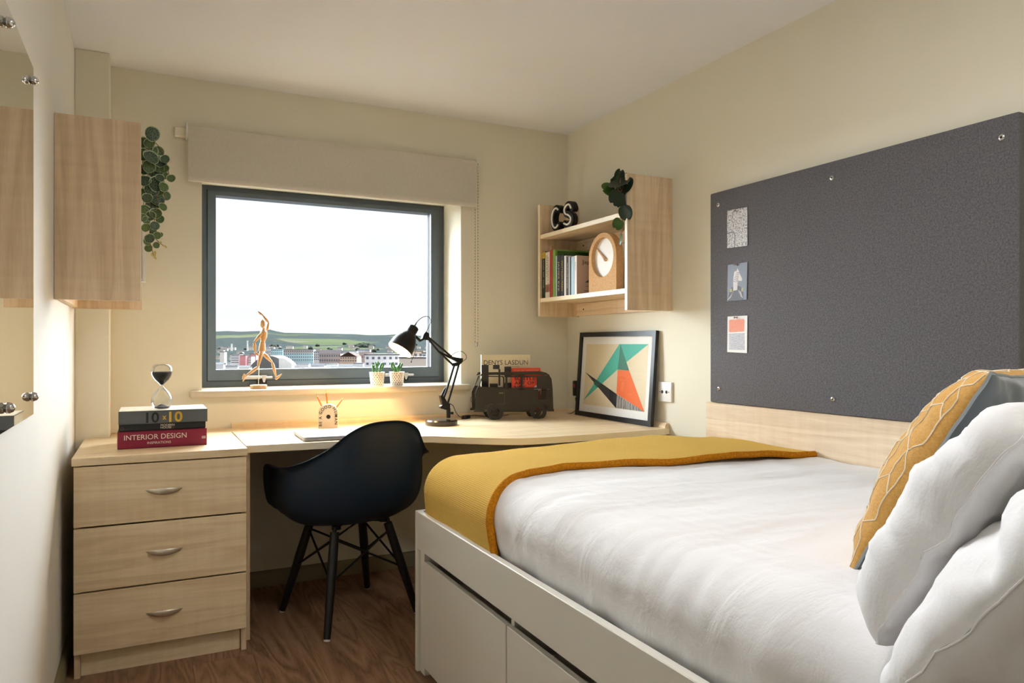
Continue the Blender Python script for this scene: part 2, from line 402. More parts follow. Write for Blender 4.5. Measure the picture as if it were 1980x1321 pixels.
# ------------------------------------------------------------------ landscape outside the window
def outp(u, D): return Vector((_d.x*D+_r.x*D*(u-990)/F_PX, _d.y*D+_r.y*D*(u-990)/F_PX, 0))
def zat(v, D): return EYE+(668.0-v)/F_PX*D
ridge = [(300, 642), (416, 641), (440, 640), (465, 641), (500, 640), (520, 637), (533, 640), (548, 643.5), (580, 644), (620, 645), (680, 646), (715, 648), (740, 648), (775, 646.5), (830, 650), (900, 652), (1000, 652)]
def ridge_v(u):
    for (a, p), (b, q) in zip(ridge, ridge[1:]):
        if a <= u <= b: t = (u-a)/(b-a); t = t*t*(3-2*t); return p+(q-p)*t
    return 645
def terrain(u, D):
    zr = zat(ridge_v(max(301, min(999, u))), 4600)
    if D <= 1500: z = -36
    elif D <= 2600: t = (D-1500)/1100; z = -36+t*t*(3-2*t)*22
    else: t = min(1, (D-2600)/2000); z = -14+(zr+14)*(t**0.8 if t < 1 else 1)
    if D > 1700: z += 9*min(1, (D-1700)/900)*noise.noise(outp(u, D)*0.0022)*(1 if D < 4400 else 0.4)
    if D > 4650: z -= (D-4650)*0.25
    return z
def hillmat():
    k = N('fields_and_woods'); v = k.coord((0.0016, 0.0016, 0.004))
    vo = k.n('TexVoronoi', Scale=2.2); k.l(v, vo.inputs['Vector'])
    fields = k.ramp(vo.outputs['Color'], [(0.15, lin((45, 48, 41))), (0.4, lin((53, 59, 42))), (0.65, lin((59, 63, 47))), (0.9, lin((66, 65, 54)))])
    n1 = k.n('TexNoise', Scale=1.5, Detail=6.0); k.l(v, n1.inputs['Vector'])
    tree = k.ramp(n1.outputs['Fac'], [(0.41, (0, 0, 0, 1)), (0.45, (1, 1, 1, 1))])
    n2 = k.n('TexNoise', Scale=40.0, Detail=4.0); k.l(v, n2.inputs['Vector'])
    wc = k.ramp(n2.outputs['Fac'], [(0.35, lin((36, 41, 41))), (0.65, lin((47, 50, 48)))])
    mx = k.n('Mix', data_type='RGBA'); k.l(tree, mx.inputs[0]); k.l(fields, mx.inputs[6]); k.l(wc, mx.inputs[7])
    k.l(mx.outputs[2], k.b.inputs['Base Color']); k.b.inputs['Roughness'].default_value = 1.0; k.b.inputs['Specular IOR Level'].default_value = 0
    return k.m
def tfn(a, b):
    u = 60+a*1100; D = 700+b*4600 if b < 1 else 6500; p = outp(u, D); p.z = terrain(u, D); return p
struct('hills', MB().grid(tfn, 120, 70), hillmat(), 'green and wooded hills beyond the town')
def townmat():
    k = N('town_ground'); k.b.inputs['Specular IOR Level'].default_value = 0.0; n1 = k.n('TexNoise', Scale=0.03, Detail=5.0); k.l(k.coord(), n1.inputs['Vector'])
    k.l(k.ramp(n1.outputs['Fac'], [(0.35, lin((53, 52, 51))), (0.6, lin((68, 66, 65)))]), k.b.inputs['Base Color']); k.b.inputs['Roughness'].default_value = 1.0
    return k.m
struct('ground_outside', MB().box(-900, 2600, 40, 1750, -38, -35.6), townmat(), 'grey town ground far below the window')

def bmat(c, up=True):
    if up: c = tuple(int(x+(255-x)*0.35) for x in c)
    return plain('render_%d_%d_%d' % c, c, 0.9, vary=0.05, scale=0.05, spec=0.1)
pane_far = plain('far_window_glass', (92, 100, 112), 0.4, vary=0.1, scale=0.1)
def dk2(c): return tuple(int(x*0.42) for x in c)
def building(u0, u1, v0, v1, D, c, label, name='apartment_block', cat='building', depth=18.0, rows=0, cols=0, roof=None, roofc=(120, 112, 108), group=None, winw=0.5, winh=0.45, band=None):
    """box building whose front face spans u0..u1 at distance D and stands between the two heights"""
    a, b = outp(u0, D), outp(u1, D); z0, z1 = zat(v1, D), zat(v0, D)
    ex = (b-a); W = ex.length; ex.normalize(); ey = Vector((-ex.y, ex.x, 0)); base = a.copy(); base.z = z0
    t = thing(name, base, label, cat, group); H = z1-z0
    M = frame(base, ex, ey, Vector((0, 0, 1)))
    part('wall', MB().box(0, W, 0, depth, -12, H, m=M), bmat(c), t, sm=False)
    if roof == 'gable':
        h = min(W, depth)*0.28
        if W >= depth: r = MB().prism([(-0.8, 0), (depth+0.8, 0), (depth/2, h)], M @ Vector((-0.5, 0, H)), ey, (0, 0, 1), ex*(W+1))
        else: r = MB().prism([(-0.8, 0), (W+0.8, 0), (W/2, h)], M @ Vector((0, -0.5, H)), ex, (0, 0, 1), ey*(depth+1))
        part('roof', r, bmat(dk2(roofc), False), t, sm=False)
    else:
        part('roof', MB().box(-0.4, W+0.4, -0.4, depth+0.4, H, H+0.9, m=M), bmat(dk2(roofc), False), t, sm=False)
    if band:
        part('top_storey', MB().box(0.1, W-0.1, -0.25, depth, H*0.72, H*0.995, m=M), bmat(band), t, sm=False)
    wm = None
    for i in range(cols):
        for j in range(rows):
            cw, ch = W/cols, H/rows
            P = (cw*(i+0.5-winw/2), ch*(j+0.5-winh/2))
            if wm is None:
                o = part('window', MB().box(0, cw*winw, -0.35, 0.0, 0, ch*winh, m=frame((0, 0, 0), ex, ey, (0, 0, 1))), pane_far, t, local=True, sm=False); wm = o.data
            else:
                o = bpy.data.objects.new('window', wm); C.objects.link(o); o.parent = t
            o.location = ex*P[0]+Vector((0, 0, P[1]))
    return t
building(524, 547, 675.5, 699, 1500, (150, 190, 196), 'pale teal apartment block at the left end of the long teal terrace', rows=5, cols=6)
building(547.6, 606, 676.5, 699, 1480, (148, 188, 194), 'long pale teal terrace of flats with a brown top storey', rows=4, cols=14, band=(140, 128, 120), winw=0.45)
building(606.4, 621, 680, 697, 1460, (186, 184, 184), 'white and grey gridded flats at the right end of the teal terrace', rows=4, cols=4, winw=0.6, winh=0.55)
building(446, 463, 686, 703, 1250, (214, 212, 212), 'white block with dark horizontal window bands', name='office_block', rows=4, cols=1, winw=0.85, winh=0.35)
building(463.5, 475, 688, 703, 1245, (190, 84, 88), 'bright red end block joined to the white banded office', name='office_block', rows=0, cols=0)
building(477, 486, 690, 703, 1255, (214, 210, 202), 'small off-white block right of the red end block', name='office_block', rows=3, cols=3)
building(484, 495, 684.5, 688, 1500, (196, 96, 98), 'flat red roofed shed behind the white banded office', name='warehouse', depth=30)
building(425, 434, 681, 704, 1180, (216, 208, 196), 'tall off-white stair tower at the left edge of the view', name='tower', rows=0, cols=0, depth=10)
building(617, 658, 684, 701, 1350, (138, 116, 112), 'long brown brick warehouse beside the gridded flats', name='warehouse', rows=2, cols=9, roof='gable', roofc=(128, 112, 110), depth=24)
building(657, 690, 690, 700, 1330, (190, 146, 112), 'orange brick hall with a steep brown gabled roof', name='hall', rows=2, cols=7, roof='gable', roofc=(150, 112, 98), depth=40)
building(688, 693, 684, 689, 1600, (206, 190, 110), 'small yellow block behind the orange brick hall', name='plant_room', depth=8)
building(690, 715, 676, 684, 1900, (150, 150, 156), 'long grey school block with a row of dark windows', name='school_block', rows=2, cols=8, winw=0.6, winh=0.6)
building(676, 690, 679, 684, 1850, (214, 214, 214), 'low white block left of the grey school block', name='school_block', rows=0, cols=0)
building(694, 720, 687, 694, 1500, (158, 122, 108), 'brown gabled terrace in front of the grey school block', name='terrace', roof='gable', roofc=(146, 116, 108), depth=22, rows=1, cols=6)
building(705, 772, 687, 720, 620, (206, 208, 214), 'near white office block with dark square windows', name='office_block', rows=3, cols=6, depth=26, roofc=(170, 170, 176), winw=0.42, winh=0.4)
building(772, 850, 693, 720, 560, (206, 186, 166), 'near beige block with a broad flat roof', name='office_block', rows=0, cols=0, depth=30, roofc=(176, 160, 148))
building(790, 818, 680, 694, 760, (206, 172, 138), 'tan block with two dark windows above the beige roof', name='office_block', rows=1, cols=3, depth=20, roofc=(190, 160, 130))
building(816, 850, 683, 694, 740, (150, 140, 138), 'grey brown block beside the tan block', name='office_block', rows=1, cols=4, depth=20)
# arena with a barrel roof
D = 1130; a, b = outp(484, D), outp(556, D); ex = b-a; W = ex.length; ex.normalize(); ey = Vector((-ex.y, ex.x, 0)); base = a.copy(); base.z = zat(713, D)
t = thing('arena', base, 'large white arena with a curved shell roof', 'building'); H = zat(688, D)-base.z
arc = [(W*i/16, 4+(H-4)*math.sin(PI*i/16)**0.8) for i in range(17)]
part('shell_roof', MB().prism([(0, -12)]+arc+[(W, -12)], base, ex, (0, 0, 1), ey*50), bmat((112, 110, 108), False), t, ang=0.5)
gx = W*0.80
part('gable_wall', MB().prism([(gx, -12), (gx, H*0.86), (gx+8, H*0.80), (gx+20, H*0.42), (gx+20, -12)], base-ey*6, ex, (0, 0, 1), ey*12), bmat((226, 222, 214)), t, sm=False)
part('window', MB().prism([(W*0.63, 0), (W*0.63, H*0.4)]+[(W*(0.69-0.06*math.cos(PI*i/8)), H*0.4+H*0.14*math.sin(PI*i/8)) for i in range(9)]+[(W*0.75, 0)], base-ey*1.0, ex, (0, 0, 1), ey*1.2), pane_far, t, sm=False)
for i, (u, v0, v1, lab) in enumerate(((448, 665, 676, 'shorter pale chimney stack below the wooded hill'), (478.5, 659, 676, 'tall pale chimney stack below the wooded hill'))):
    p = outp(u, 2100); p.z = zat(v1, 2100)-4; h = zat(v0, 2100)-p.z; rr = 1.8
    tag(part('chimney_stack', MB().lathe([(rr*1.25, 0), (rr, h*0.9), (rr*1.2, h*0.92), (rr*1.2, h)], 12, Matrix.Translation(p)), bmat((206, 200, 190)), base=p), lab, 'chimney')
r2 = random.Random(3)
walls_c = [((214, 210, 204), 'off-white'), ((196, 188, 180), 'grey'), ((180, 160, 148), 'brown'), ((208, 200, 188), 'cream')]
roofs_c = [((130, 118, 114), 'slate'), ((150, 122, 112), 'reddish'), ((110, 108, 112), 'dark')]
taken = []
def free(p, r):
    for q, rq in taken:
        if (q.x-p.x)**2+(q.y-p.y)**2 < (r+rq)**2: return False
    taken.append((p, r)); return True
n_h = 0
while n_h < 46:
    u = r2.uniform(415, 832); D = 1700+r2.random()*1000; wdm, dp = r2.uniform(12, 24), r2.uniform(9, 14)
    p = outp(u, D)+Vector((wdm/2, dp/2, 0))
    if not free(p, 17): continue
    z = terrain(u, D); vb = 668-(z-EYE)*F_PX/D; wd = wdm/D*F_PX; hh = r2.uniform(6, 10)/D*F_PX
    (wc_, wn), (rc_, rn) = walls_c[n_h % 4], roofs_c[n_h % 3]
    building(u, u+wd, vb-hh, vb+1.0, D, wc_, '%s walled house with a %s gabled roof among the far rooftops' % (wn, rn), name='house', roof='gable', roofc=rc_, depth=dp, group='%s houses with %s roofs in the town' % (wn, rn)); n_h += 1
for i, (u, wd, vv, g) in enumerate(((412, 20, 705, 1), (436, 24, 708, 0), (462, 20, 711, 1), (573, 24, 704, 0), (601, 26, 707, 1), (630, 22, 704, 0), (656, 26, 708, 1), (684, 18, 703, 0), (585, 40, 712, 0), (640, 50, 713, 1))):
    building(u, u+wd, vv, vv+8, 1080-(vv-703)*14, ((206, 206, 208), (190, 192, 198), (220, 218, 214))[i % 3], ['low flat-roofed pale shed along the near edge of the town', 'low gabled pale shed along the near edge of the town'][g], name='shed', roof='gable' if g else None, roofc=((196, 198, 204), (170, 174, 184), (206, 204, 202))[i % 3], depth=10, group=['flat-roofed sheds of the town', 'gabled sheds of the town'][g])
# woods: one knoll of crowns nobody could count, and loose single crowns
def treemat(n_, c1, c2):
    k = N(n_); t_ = k.n('TexNoise', Scale=0.3, Detail=3.0); k.l(k.coord(), t_.inputs['Vector']); k.l(k.ramp(t_.outputs['Fac'], [(0.4, lin(c1)), (0.6, lin(c2))]), k.b.inputs['Base Color'])
    k.b.inputs['Roughness'].default_value = 1.0; k.b.inputs['Specular IOR Level'].default_value = 0.0; return k.m
treem = [treemat('far_tree_dark', (40, 46, 42), (56, 60, 52)), treemat('far_tree_olive', (46, 50, 42), (62, 64, 54))]
def blob(m_, c, r, seed, flat=0.75):
    def fn(u, v):
        a = 2*PI*u; b = PI*v; p = Vector((math.cos(a)*math.sin(b), math.sin(a)*math.sin(b), -math.cos(b)))
        k = 1+0.35*noise.noise(p*2.2+Vector((seed, 0, 0))); return Vector(c)+Vector((p.x*r*k, p.y*r*k, p.z*r*flat*k))
    return m_.grid(fn, 12, 8, closed_u=True)
kb = outp(704, 2750); kb.z = zat(674, 2750); km_ = MB()
for i in range(90):
    a = r2.uniform(0, 2*PI); q = math.sqrt(r2.random()); dx = 44*q*math.cos(a); dy = 90*q*math.sin(a); hgt = 22*(1-q*q)**0.6
    blob(km_, kb+_r*dx+_d*dy+Vector((0, 0, hgt-6)), r2.uniform(6, 9), i)
taken.append((kb, 110)); ko = part('knoll_woodland', km_, treem[0], base=kb); tag(ko, 'dark wooded knoll rising above the town roofs', 'woodland', kind='stuff')
n_t = 0
while n_t < 40:
    u = r2.uniform(415, 832); D = r2.uniform(1900, 3000); rr = r2.uniform(5, 9); c = outp(u, D)
    if not free(c, rr+1): continue
    c.z = terrain(u, D)+rr*0.4
    tag(part('tree_crown', blob(MB(), (0, 0, 0), rr, n_t+50), treem[n_t % 2], base=c, local=True), ['dark round tree crown between the far houses', 'olive round tree crown between the far houses'][n_t % 2], 'tree', ['dark far trees', 'olive far trees'][n_t % 2]); n_t += 1

# ------------------------------------------------------------------ roller blind
grey_blind = fabric('taupe_blind_fabric', (204, 196, 183), (212, 204, 191), 500, 0.9, 0.05, 0.0)
bl = thing('roller_blind', (0.85, YB, 1.83), 'taupe roller blind half rolled above the window with a bead chain', 'blind')
BX0, BX1, BY = 0.163, 1.535, YB-0.062
bp = [(BY+0.055, 2.05), (BY+0.05, 2.072), (BY+0.03, 2.082), (BY+0.008, 2.076), (BY, 2.055), (BY, 1.862), (BY-0.003, 1.857), (BY-0.003, 1.838), (BY, 1.833), (BY+0.006, 1.833), (BY+0.007, 1.862), (BY+0.004, 1.866), (BY+0.004, 2.03)]
part('fabric', MB().prism(bp, (BX0, 0, 0), (0, 1, 0), (0, 0, 1), (BX1-BX0, 0, 0)), grey_blind, bl, ang=0.8)
part('roller', MB().tube([(BX0-0.004, BY+0.028, 2.052), (BX1+0.004, BY+0.028, 2.052)], 0.026, 20), white_p, bl)
for s, xx in ((-1, BX0-0.008), (1, BX1+0.004)):
    br = part('bracket', MB().box(xx, xx+0.005, BY+0.004, YB-0.001, 2.020, 2.088, 0.002), white_p, bl)
    part('bracket_cap', MB().box(xx-0.045 if s < 0 else xx+0.003, xx+0.002 if s < 0 else xx+0.013, YB-0.030 if s < 0 else YB-0.050, YB-0.001, 2.030 if s < 0 else 1.995, 2.072, 0.003), cream_p, br)
cx0, cx1 = BX1+0.004, BX1+0.009
cpts = [(BX1-0.012, BY+0.030, 1.83)] if False else []
ch = [Vector((BX1+0.013, BY+0.012, 2.06-0.93*i/60)) for i in range(61)]+[Vector((BX1+0.005, BY+0.03, 1.135+0.92*i/60)) for i in range(61)]
cm_ = MB()
for i, p in enumerate(ch):
    if i < 120: cm_.tube([p+Vector((0, 0, 0.0045)), p+Vector((0, 0, -0.0045))], [0.0019, 0.0019], 6)
chain = part('bead_chain', cm_, plain('grey_bead_chain', (150, 140, 124), 0.4, 0.5), bl); chain['kind'] = 'stuff'
part('chain_weight', MB().lathe([(0.002, 0), (0.007, 0.004), (0.007, 0.018), (0.002, 0.024)], 12, Matrix.Translation((BX1+0.009, BY+0.02, 1.108))), plain('clear_plastic', (180, 176, 168), 0.2), bl)

# ------------------------------------------------------------------ chest of drawers
cd = thing('chest_of_drawers', (0.056, 3.1, 0), 'maple chest of three drawers with curved nickel handles', 'drawers')
cx0, cx1, cy0, cy1 = -0.222, 0.330, 2.812, 3.380
part('top', MB().box(cx0, cx1, cy0, cy1+0.005, 0.713, 0.740, 0.0015), maple_x, cd, sm=False)
part('side_panel', MB().box(cx0+0.006, cx0+0.024, cy0+0.022, cy1, 0, 0.712), maple_z, cd, sm=False)
part('side_panel', MB().box(cx1-0.020, cx1-0.002, cy0+0.022, cy1, 0, 0.712), maple_z, cd, sm=False)
part('back_panel', MB().box(cx0+0.025, cx1-0.022, cy1-0.012, cy1, 0.02, 0.712), maple_z, cd, sm=False)
part('plinth', MB().box(cx0+0.025, cx1-0.022, cy0+0.040, cy0+0.056, 0, 0.090), maple_x, cd, sm=False)
def dhandle(x, y, z, parent):
    m = MB(); n = 14; L = 0.058
    def fn(u, v):
        s = -1+2*v; a = 2*PI*u; wv = max(0.02, (1-s*s))**0.75
        yb = -0.020*(1-s*s)**0.8; return Vector((x+s*L, y+yb-0.003*wv*math.cos(a), z+0.0115*wv*math.sin(a)+0.004*s*s))
    m.grid(fn, 12, 25, closed_u=True)
    return part('handle', m, steel, parent, ang=1.2)
for z0, z1 in ((0.509, 0.709), (0.293, 0.503), (0.086, 0.287)):
    dr = part('drawer', MB().box(cx0+0.006, cx1-0.004, cy0+0.001, cy0+0.019, z0, z1, 0.001), maple_x, cd, sm=False)
    dhandle(0.056, cy0+0.001, (z0+z1)/2+0.002, dr)

# ------------------------------------------------------------------ corner desk
desk = thing('corner_desk', (1.2, 3.3, 0), 'maple corner desk with a curved front edge under the window', 'desk')
fe = catmull([(0.334, 2.885, 0), (0.55, 2.870, 0), (0.75, 2.852, 0), (0.90, 2.862, 0), (1.02, 2.860, 0), (1.09, 2.815, 0), (1.16, 2.748, 0), (1.30, 2.640, 0), (1.42, 2.608, 0), (1.60, 2.605, 0), (1.9, 2.612, 0), (2.1195, 2.640, 0)], 6)
poly = [(p.x, p.y) for p in fe]+[(2.1195, YB-0.001), (-0.132, YB-0.001), (-0.132, 3.388), (0.334, 3.388)]
part('desktop', MB().prism(poly, (0, 0, 0.713), (1, 0, 0), (0, 1, 0), (0, 0, 0.027)), maple_x, desk, sm=False)
part('edge_band', MB().strip([(p.x, p.y-0.0006, 0.7265) for p in fe], 0.0262, (0, -1, 0), 0.0008), maple_edge, desk)
up = [(0, 0), (0.022, 0), (0.022, 0.012), (0.013, 0.022), (0, 0.022)]
part('upstand', MB().prism(up, (0.345, YB-0.001, 0.7402), (0, -1, 0), (0, 0, 1), (1.774, 0, 0)), maple_x, desk, sm=False)
part('upstand', MB().prism(up, (XR-0.001, 2.645, 0.7402), (-1, 0, 0), (0, 0, 1), (0, 0.873, 0)), maple_y, desk, sm=False)
part('end_panel', MB().box(0.333, 0.351, 2.92, YB-0.02, 0.0, 0.713), maple_z, desk, sm=False)
part('end_panel', MB().box(1.97, 2.10, 2.64, 2.658, 0.0, 0.713), maple_z, desk, sm=False)

# ------------------------------------------------------------------ wall shelf units
def shelf_unit(name, label, x0, x1, y0, y1, z0, z1, side, shelves, rails):
    """side=+1: fixed to the right wall (open front at x0); -1: left wall (open front at x1)"""
    t = thing(name, ((x0+x1)/2, (y0+y1)/2, z0), label, 'shelf')
    for ya in (y0, y1-0.018):
        e = part('end_panel', MB().box(x0, x1, ya, ya+0.018, z0, z1), maple_z, t, sm=False)
        xa = x0-0.0008 if side > 0 else x1
        part('edge_band', MB().box(xa, xa+0.0008, ya, ya+0.018, z0, z1), maple_edge, e, sm=False)
    xs0, xs1 = (x0+0.004, x1) if side > 0 else (x0, x1-0.004)
    for z in shelves:
        s_ = part('shelf_board', MB().box(xs0, xs1, y0+0.018, y1-0.018, z-0.021, z), maple_y, t, sm=False)
        xa = xs0-0.0008 if side > 0 else xs1
        part('edge_band', MB().box(xa, xa+0.0008, y0+0.018, y1-0.018, z-0.021, z), maple_edge, s_, sm=False)
    for za, zb in rails:
        xa = x1-0.018 if side > 0 else x0
        r_ = part('wall_rail', MB().box(xa, xa+0.018, y0+0.018, y1-0.018, za, zb), maple_y, t, sm=False)
        for yy in (y0+0.2, y1-0.09):
            xc = xa if side > 0 else xa+0.018
            part('screw', MB().lathe([(0.005, 0), (0.005, 0.001), (0.003, 0.002)], 10, along((xc, yy, (za+zb)/2), (-side, 0, 0))), plain('dark_screw', (70, 60, 50), 0.4, 0.8), r_)
    return t
SX = 1.874
shelf_unit('wall_shelf', 'maple wall shelf unit in the corner holding books and clock', SX, XR-0.001, 2.622, 3.432, 1.270, 1.866, 1, (1.365, 1.703), ((1.275, 1.343), (1.622, 1.681)))
shelf_unit('wall_shelf', 'maple wall shelf unit seen end-on beside the mirror', XL+0.001, -0.016, 2.655, 3.30, 1.258, 1.836, -1, (1.345, 1.675), ((1.262, 1.322), (1.595, 1.653)))

# ------------------------------------------------------------------ mirror
mir = thing('wall_mirror', (XL+0.02, 1.885, 0.947), 'frameless rectangular mirror held off the left wall by chrome studs', 'mirror')
km = N('silvered_mirror'); km.b.inputs['Base Color'].default_value = (0.86, 0.88, 0.85, 1); km.b.inputs['Metallic'].default_value = 1.0; km.b.inputs['Roughness'].default_value = 0.01
part('mirror_glass', MB().box(XL+0.006, XL+0.010, 1.655, 2.115, 0.947, 1.791, 0.0005), km.m, mir, sm=False)
for yy in (1.712, 2.062):
    for zz in (0.993, 1.744):
        part('stud', MB().lathe([(0.008, 0.0), (0.011, 0.003), (0.011, 0.008), (0.008, 0.014), (0.003, 0.017)], 16, along((XL+0.010, yy, zz), (1, 0, 0))), chrome, mir)

# ------------------------------------------------------------------ pinboard, headboard panel, postcards
board_fab = fabric('charcoal_board_fabric', (82, 80, 83), (114, 112, 115), 1500, 0.95, 0.25, 0.1)
pb = thing('pinboard', (XR, 1.75, 0.88), 'large charcoal fabric pinboard on the wall above the bed', 'pinboard')
PX = XR-0.028
part('fabric_panel', MB().box(PX, XR-0.001, 1.143, 2.346, 0.880, 1.744, 0.006, 2), board_fab, pb)
for (yy, zz) in ((2.296, 1.690), (1.742, 1.687), (1.188, 1.684), (2.293, 0.938), (1.738, 0.932), (1.188, 0.932)):
    s_ = part('screw_cap', MB().lathe([(0.0085, 0), (0.0085, 0.002), (0.005, 0.004)], 16, along((PX, yy, zz), (-1, 0, 0))), chrome, pb)
    part('screw_slot', MB().lathe([(0.003, 0), (0.003, 0.0005)], 10, along((PX-0.004, yy, zz), (-1, 0, 0))), black_p, s_)
tag(part('headboard_panel', MB().box(XR-0.018, XR-0.001, 0.16, 2.383, 0.30, 0.878, 0.001), wood('maple_headboard', (216, 190, 156), (242, 224, 196), 'y'), sm=False, base=(XR-0.01, 1.3, 0.3)), 'pale maple panel on the wall between bed and pinboard', 'panel')
PCX = PX-0.0025
def card(loc_y0, loc_y1, z0, z1, label, tilt=0.0):
    t = thing('postcard', (PCX, (loc_y0+loc_y1)/2, z0), label, 'postcard', 'postcards pinned to the board')
    return t
def cpart(name, poly, y1, dz, t, mat, lift=0.0, thick=0.0006):
    """poly in card coordinates: x to the right as seen (towards -y), z up"""
    return part(name, MB().prism(poly, (PCX-lift, y1, dz), (0, -1, 0), (0, 0, 1), (-thick, 0, 0)), mat, t, sm=False)
white_card = plain('white_card', (232, 230, 228), 0.6, vary=0.01)
k = N('speckled_grey_print'); v1 = k.n('TexNoise', Scale=180.0, Detail=4.0); k.l(k.coord(), v1.inputs['Vector'])
k.l(k.ramp(v1.outputs['Fac'], [(0.38, lin((110, 106, 108))), (0.5, lin((196, 192, 192))), (0.7, lin((222, 218, 216)))]), k.b.inputs['Base Color']); k.b.inputs['Roughness'].default_value = 0.5
speck = k.m
gline = plain('slate_line_print', (120, 120, 128), 0.5)
t = card(2.132, 2.242, 1.503, 1.655, 'topmost postcard, a speckled grey stone print')
cpart('card', [(0, 0.003), (0.11, 0), (0.11, 0.150), (0, 0.154)], 2.242, 1.503, t, speck)
part('printed_line', MB().strip([(PCX-0.0007, 2.242-a, 1.503+b) for a, b in ((0, 0.062), (0.025, 0.064), (0.036, 0.062), (0.042, 0.054), (0.044, 0.035), (0.042, 0.002))], 0.0045, (-1, 0, 0), 0.0002), gline, t, sm=False)
part('printed_line', MB().strip([(PCX-0.0007, 2.242-a, 1.503+b) for a, b in ((0.029, 0.125), (0.031, 0.138), (0.036, 0.146))], 0.003, (-1, 0, 0), 0.0002), gline, t, sm=False)
t = card(2.132, 2.242, 1.292, 1.438, 'middle postcard, a slate blue zebra portrait print')
cpart('card', [(0, 0.0), (0.106, 0.002), (0.11, 0.147), (0.003, 0.146)], 2.242, 1.292, t, plain('slate_blue_print', (112, 118, 132), 0.5))
zw = plain('pale_print', (214, 206, 204), 0.5); zd = plain('dark_print', (58, 54, 60), 0.5); zy = plain('ochre_print', (176, 158, 104), 0.5)
cpart('printed_coat', [(0.004, 0), (0.09, 0.003), (0.088, 0.045), (0.066, 0.058), (0.036, 0.058), (0.014, 0.048)], 2.242, 1.292, t, zd, 0.0007, 0.0001)
cpart('printed_collar', [(0.034, 0.040), (0.056, 0.042), (0.058, 0.066), (0.034, 0.068)], 2.242, 1.292, t, zw, 0.0009, 0.0001)
cpart('printed_head', [(0.034, 0.066), (0.056, 0.064), (0.060, 0.078), (0.080, 0.076), (0.083, 0.084), (0.070, 0.104), (0.064, 0.118), (0.058, 0.128), (0.052, 0.118), (0.040, 0.116), (0.035, 0.092)], 2.242, 1.292, t, zw, 0.0009, 0.0001)
for i in range(6):
    part('printed_stripe', MB().strip([(PCX-0.0011, 2.242-(0.035+0.006*i*0.6), 1.292+0.080+i*0.006), (PCX-0.0011, 2.242-(0.048+i*0.003), 1.292+0.074+i*0.007), (PCX-0.0011, 2.242-(0.062+i*0.001), 1.292+0.080+i*0.006)], 0.0018, (-1, 0, 0), 0.0001), zd, t, sm=False)
for i in range(4):
    part('printed_stripe', MB().strip([(PCX-0.0011, 2.242-(0.004+i*0.007), 1.292+0.006+i*0.006), (PCX-0.0011, 2.242-(0.026+i*0.004), 1.292+0.020+i*0.008)], 0.0022, (-1, 0, 0), 0.0001), zw, t, sm=False)
    part('printed_stripe', MB().strip([(PCX-0.0011, 2.242-(0.062+i*0.004), 1.292+0.040-i*0.007), (PCX-0.0011, 2.242-(0.078+i*0.003), 1.292+0.030-i*0.007)], 0.0022, (-1, 0, 0), 0.0001), zw, t, sm=False)
cpart('printed_epaulette', [(0.014, 0.036), (0.026, 0.036), (0.028, 0.048), (0.016, 0.050)], 2.242, 1.292, t, zy, 0.0009, 0.0001)
cpart('printed_epaulette', [(0.078, 0.036), (0.088, 0.034), (0.088, 0.048), (0.080, 0.050)], 2.242, 1.292, t, zy, 0.0009, 0.0001)
t = card(2.132, 2.242, 1.085, 1.231, 'lowest postcard, white with an orange block above a grey block')
cpart('card', [(0.0, 0.003), (0.108, 0.0), (0.11, 0.146), (0.002, 0.146)], 2.242, 1.085, t, white_card)
cpart('printed_orange_block', [(0.014, 0.082), (0.094, 0.084), (0.096, 0.128), (0.090, 0.133), (0.014, 0.133), (0.011, 0.128), (0.010, 0.088)], 2.242, 1.085, t, plain('salmon_print', (226, 142, 112), 0.6, vary=0.08, scale=60), 0.0007, 0.0001)
k = N('grey_streaked_print'); v1 = k.n('TexNoise', Scale=1.0, Detail=3.0); k.l(k.coord((60, 60, 500)), v1.inputs['Vector'])
k.l(k.ramp(v1.outputs['Fac'], [(0.35, lin((150, 148, 154))), (0.65, lin((196, 194, 198)))]), k.b.inputs['Base Color'])
cpart('printed_grey_block', [(0.010, 0.013), (0.097, 0.012), (0.096, 0.079), (0.011, 0.078)], 2.242, 1.085, t, k.m, 0.0007, 0.0001)
for z, lab in ((1.646, 'chrome push pin holding the topmost postcard'), (1.434, 'chrome push pin holding the middle postcard'), (1.225, 'chrome push pin holding the lowest postcard')):
    p = (PCX-0.001, 2.186, z)
    tag(part('push_pin', MB().lathe([(0.0045, 0), (0.0045, 0.002), (0.0022, 0.003), (0.0022, 0.009), (0.004, 0.010), (0.004, 0.013)], 12, along(p, (-1, 0.3, 0.0))), chrome, base=p), lab, 'pin', 'push pins of the postcards')

# ------------------------------------------------------------------ sockets
def socket(y0, y1, z0, z1, label, mat):
    t = thing('wall_socket', (XR, (y0+y1)/2, z0), label, 'socket')
    part('face_plate', MB().box(XR-0.012, XR-0.0005, y0, y1, z0, z1, 0.003, 2), mat, t)
    return t
t = socket(2.617, 2.712, 0.858, 0.948, 'cream double outlet plate on the wall right of the framed print', white_p)
for yy in (2.680, 2.650):
    part('outlet', MB().lathe([(0.0075, 0), (0.0075, 0.001)], 16, along((XR-0.0121, yy, 0.903), (-1, 0, 0))), black_p, t)
for yy in (2.696, 2.634):
    part('plate_screw', MB().lathe([(0.0028, 0), (0.0028, 0.001)], 10, along((XR-0.0121, yy, 0.903), (-1, 0, 0))), plain('dull_red_dot', (130, 70, 60), 0.5), t)
t = thing('power_socket', (XR, 3.412, 0.84), 'black plug-in socket with a small red switch left of the framed print', 'socket')
part('housing', MB().box(XR-0.030, XR-0.0005, 3.385, 3.440, 0.838, 0.922, 0.006, 2), black_p, t)
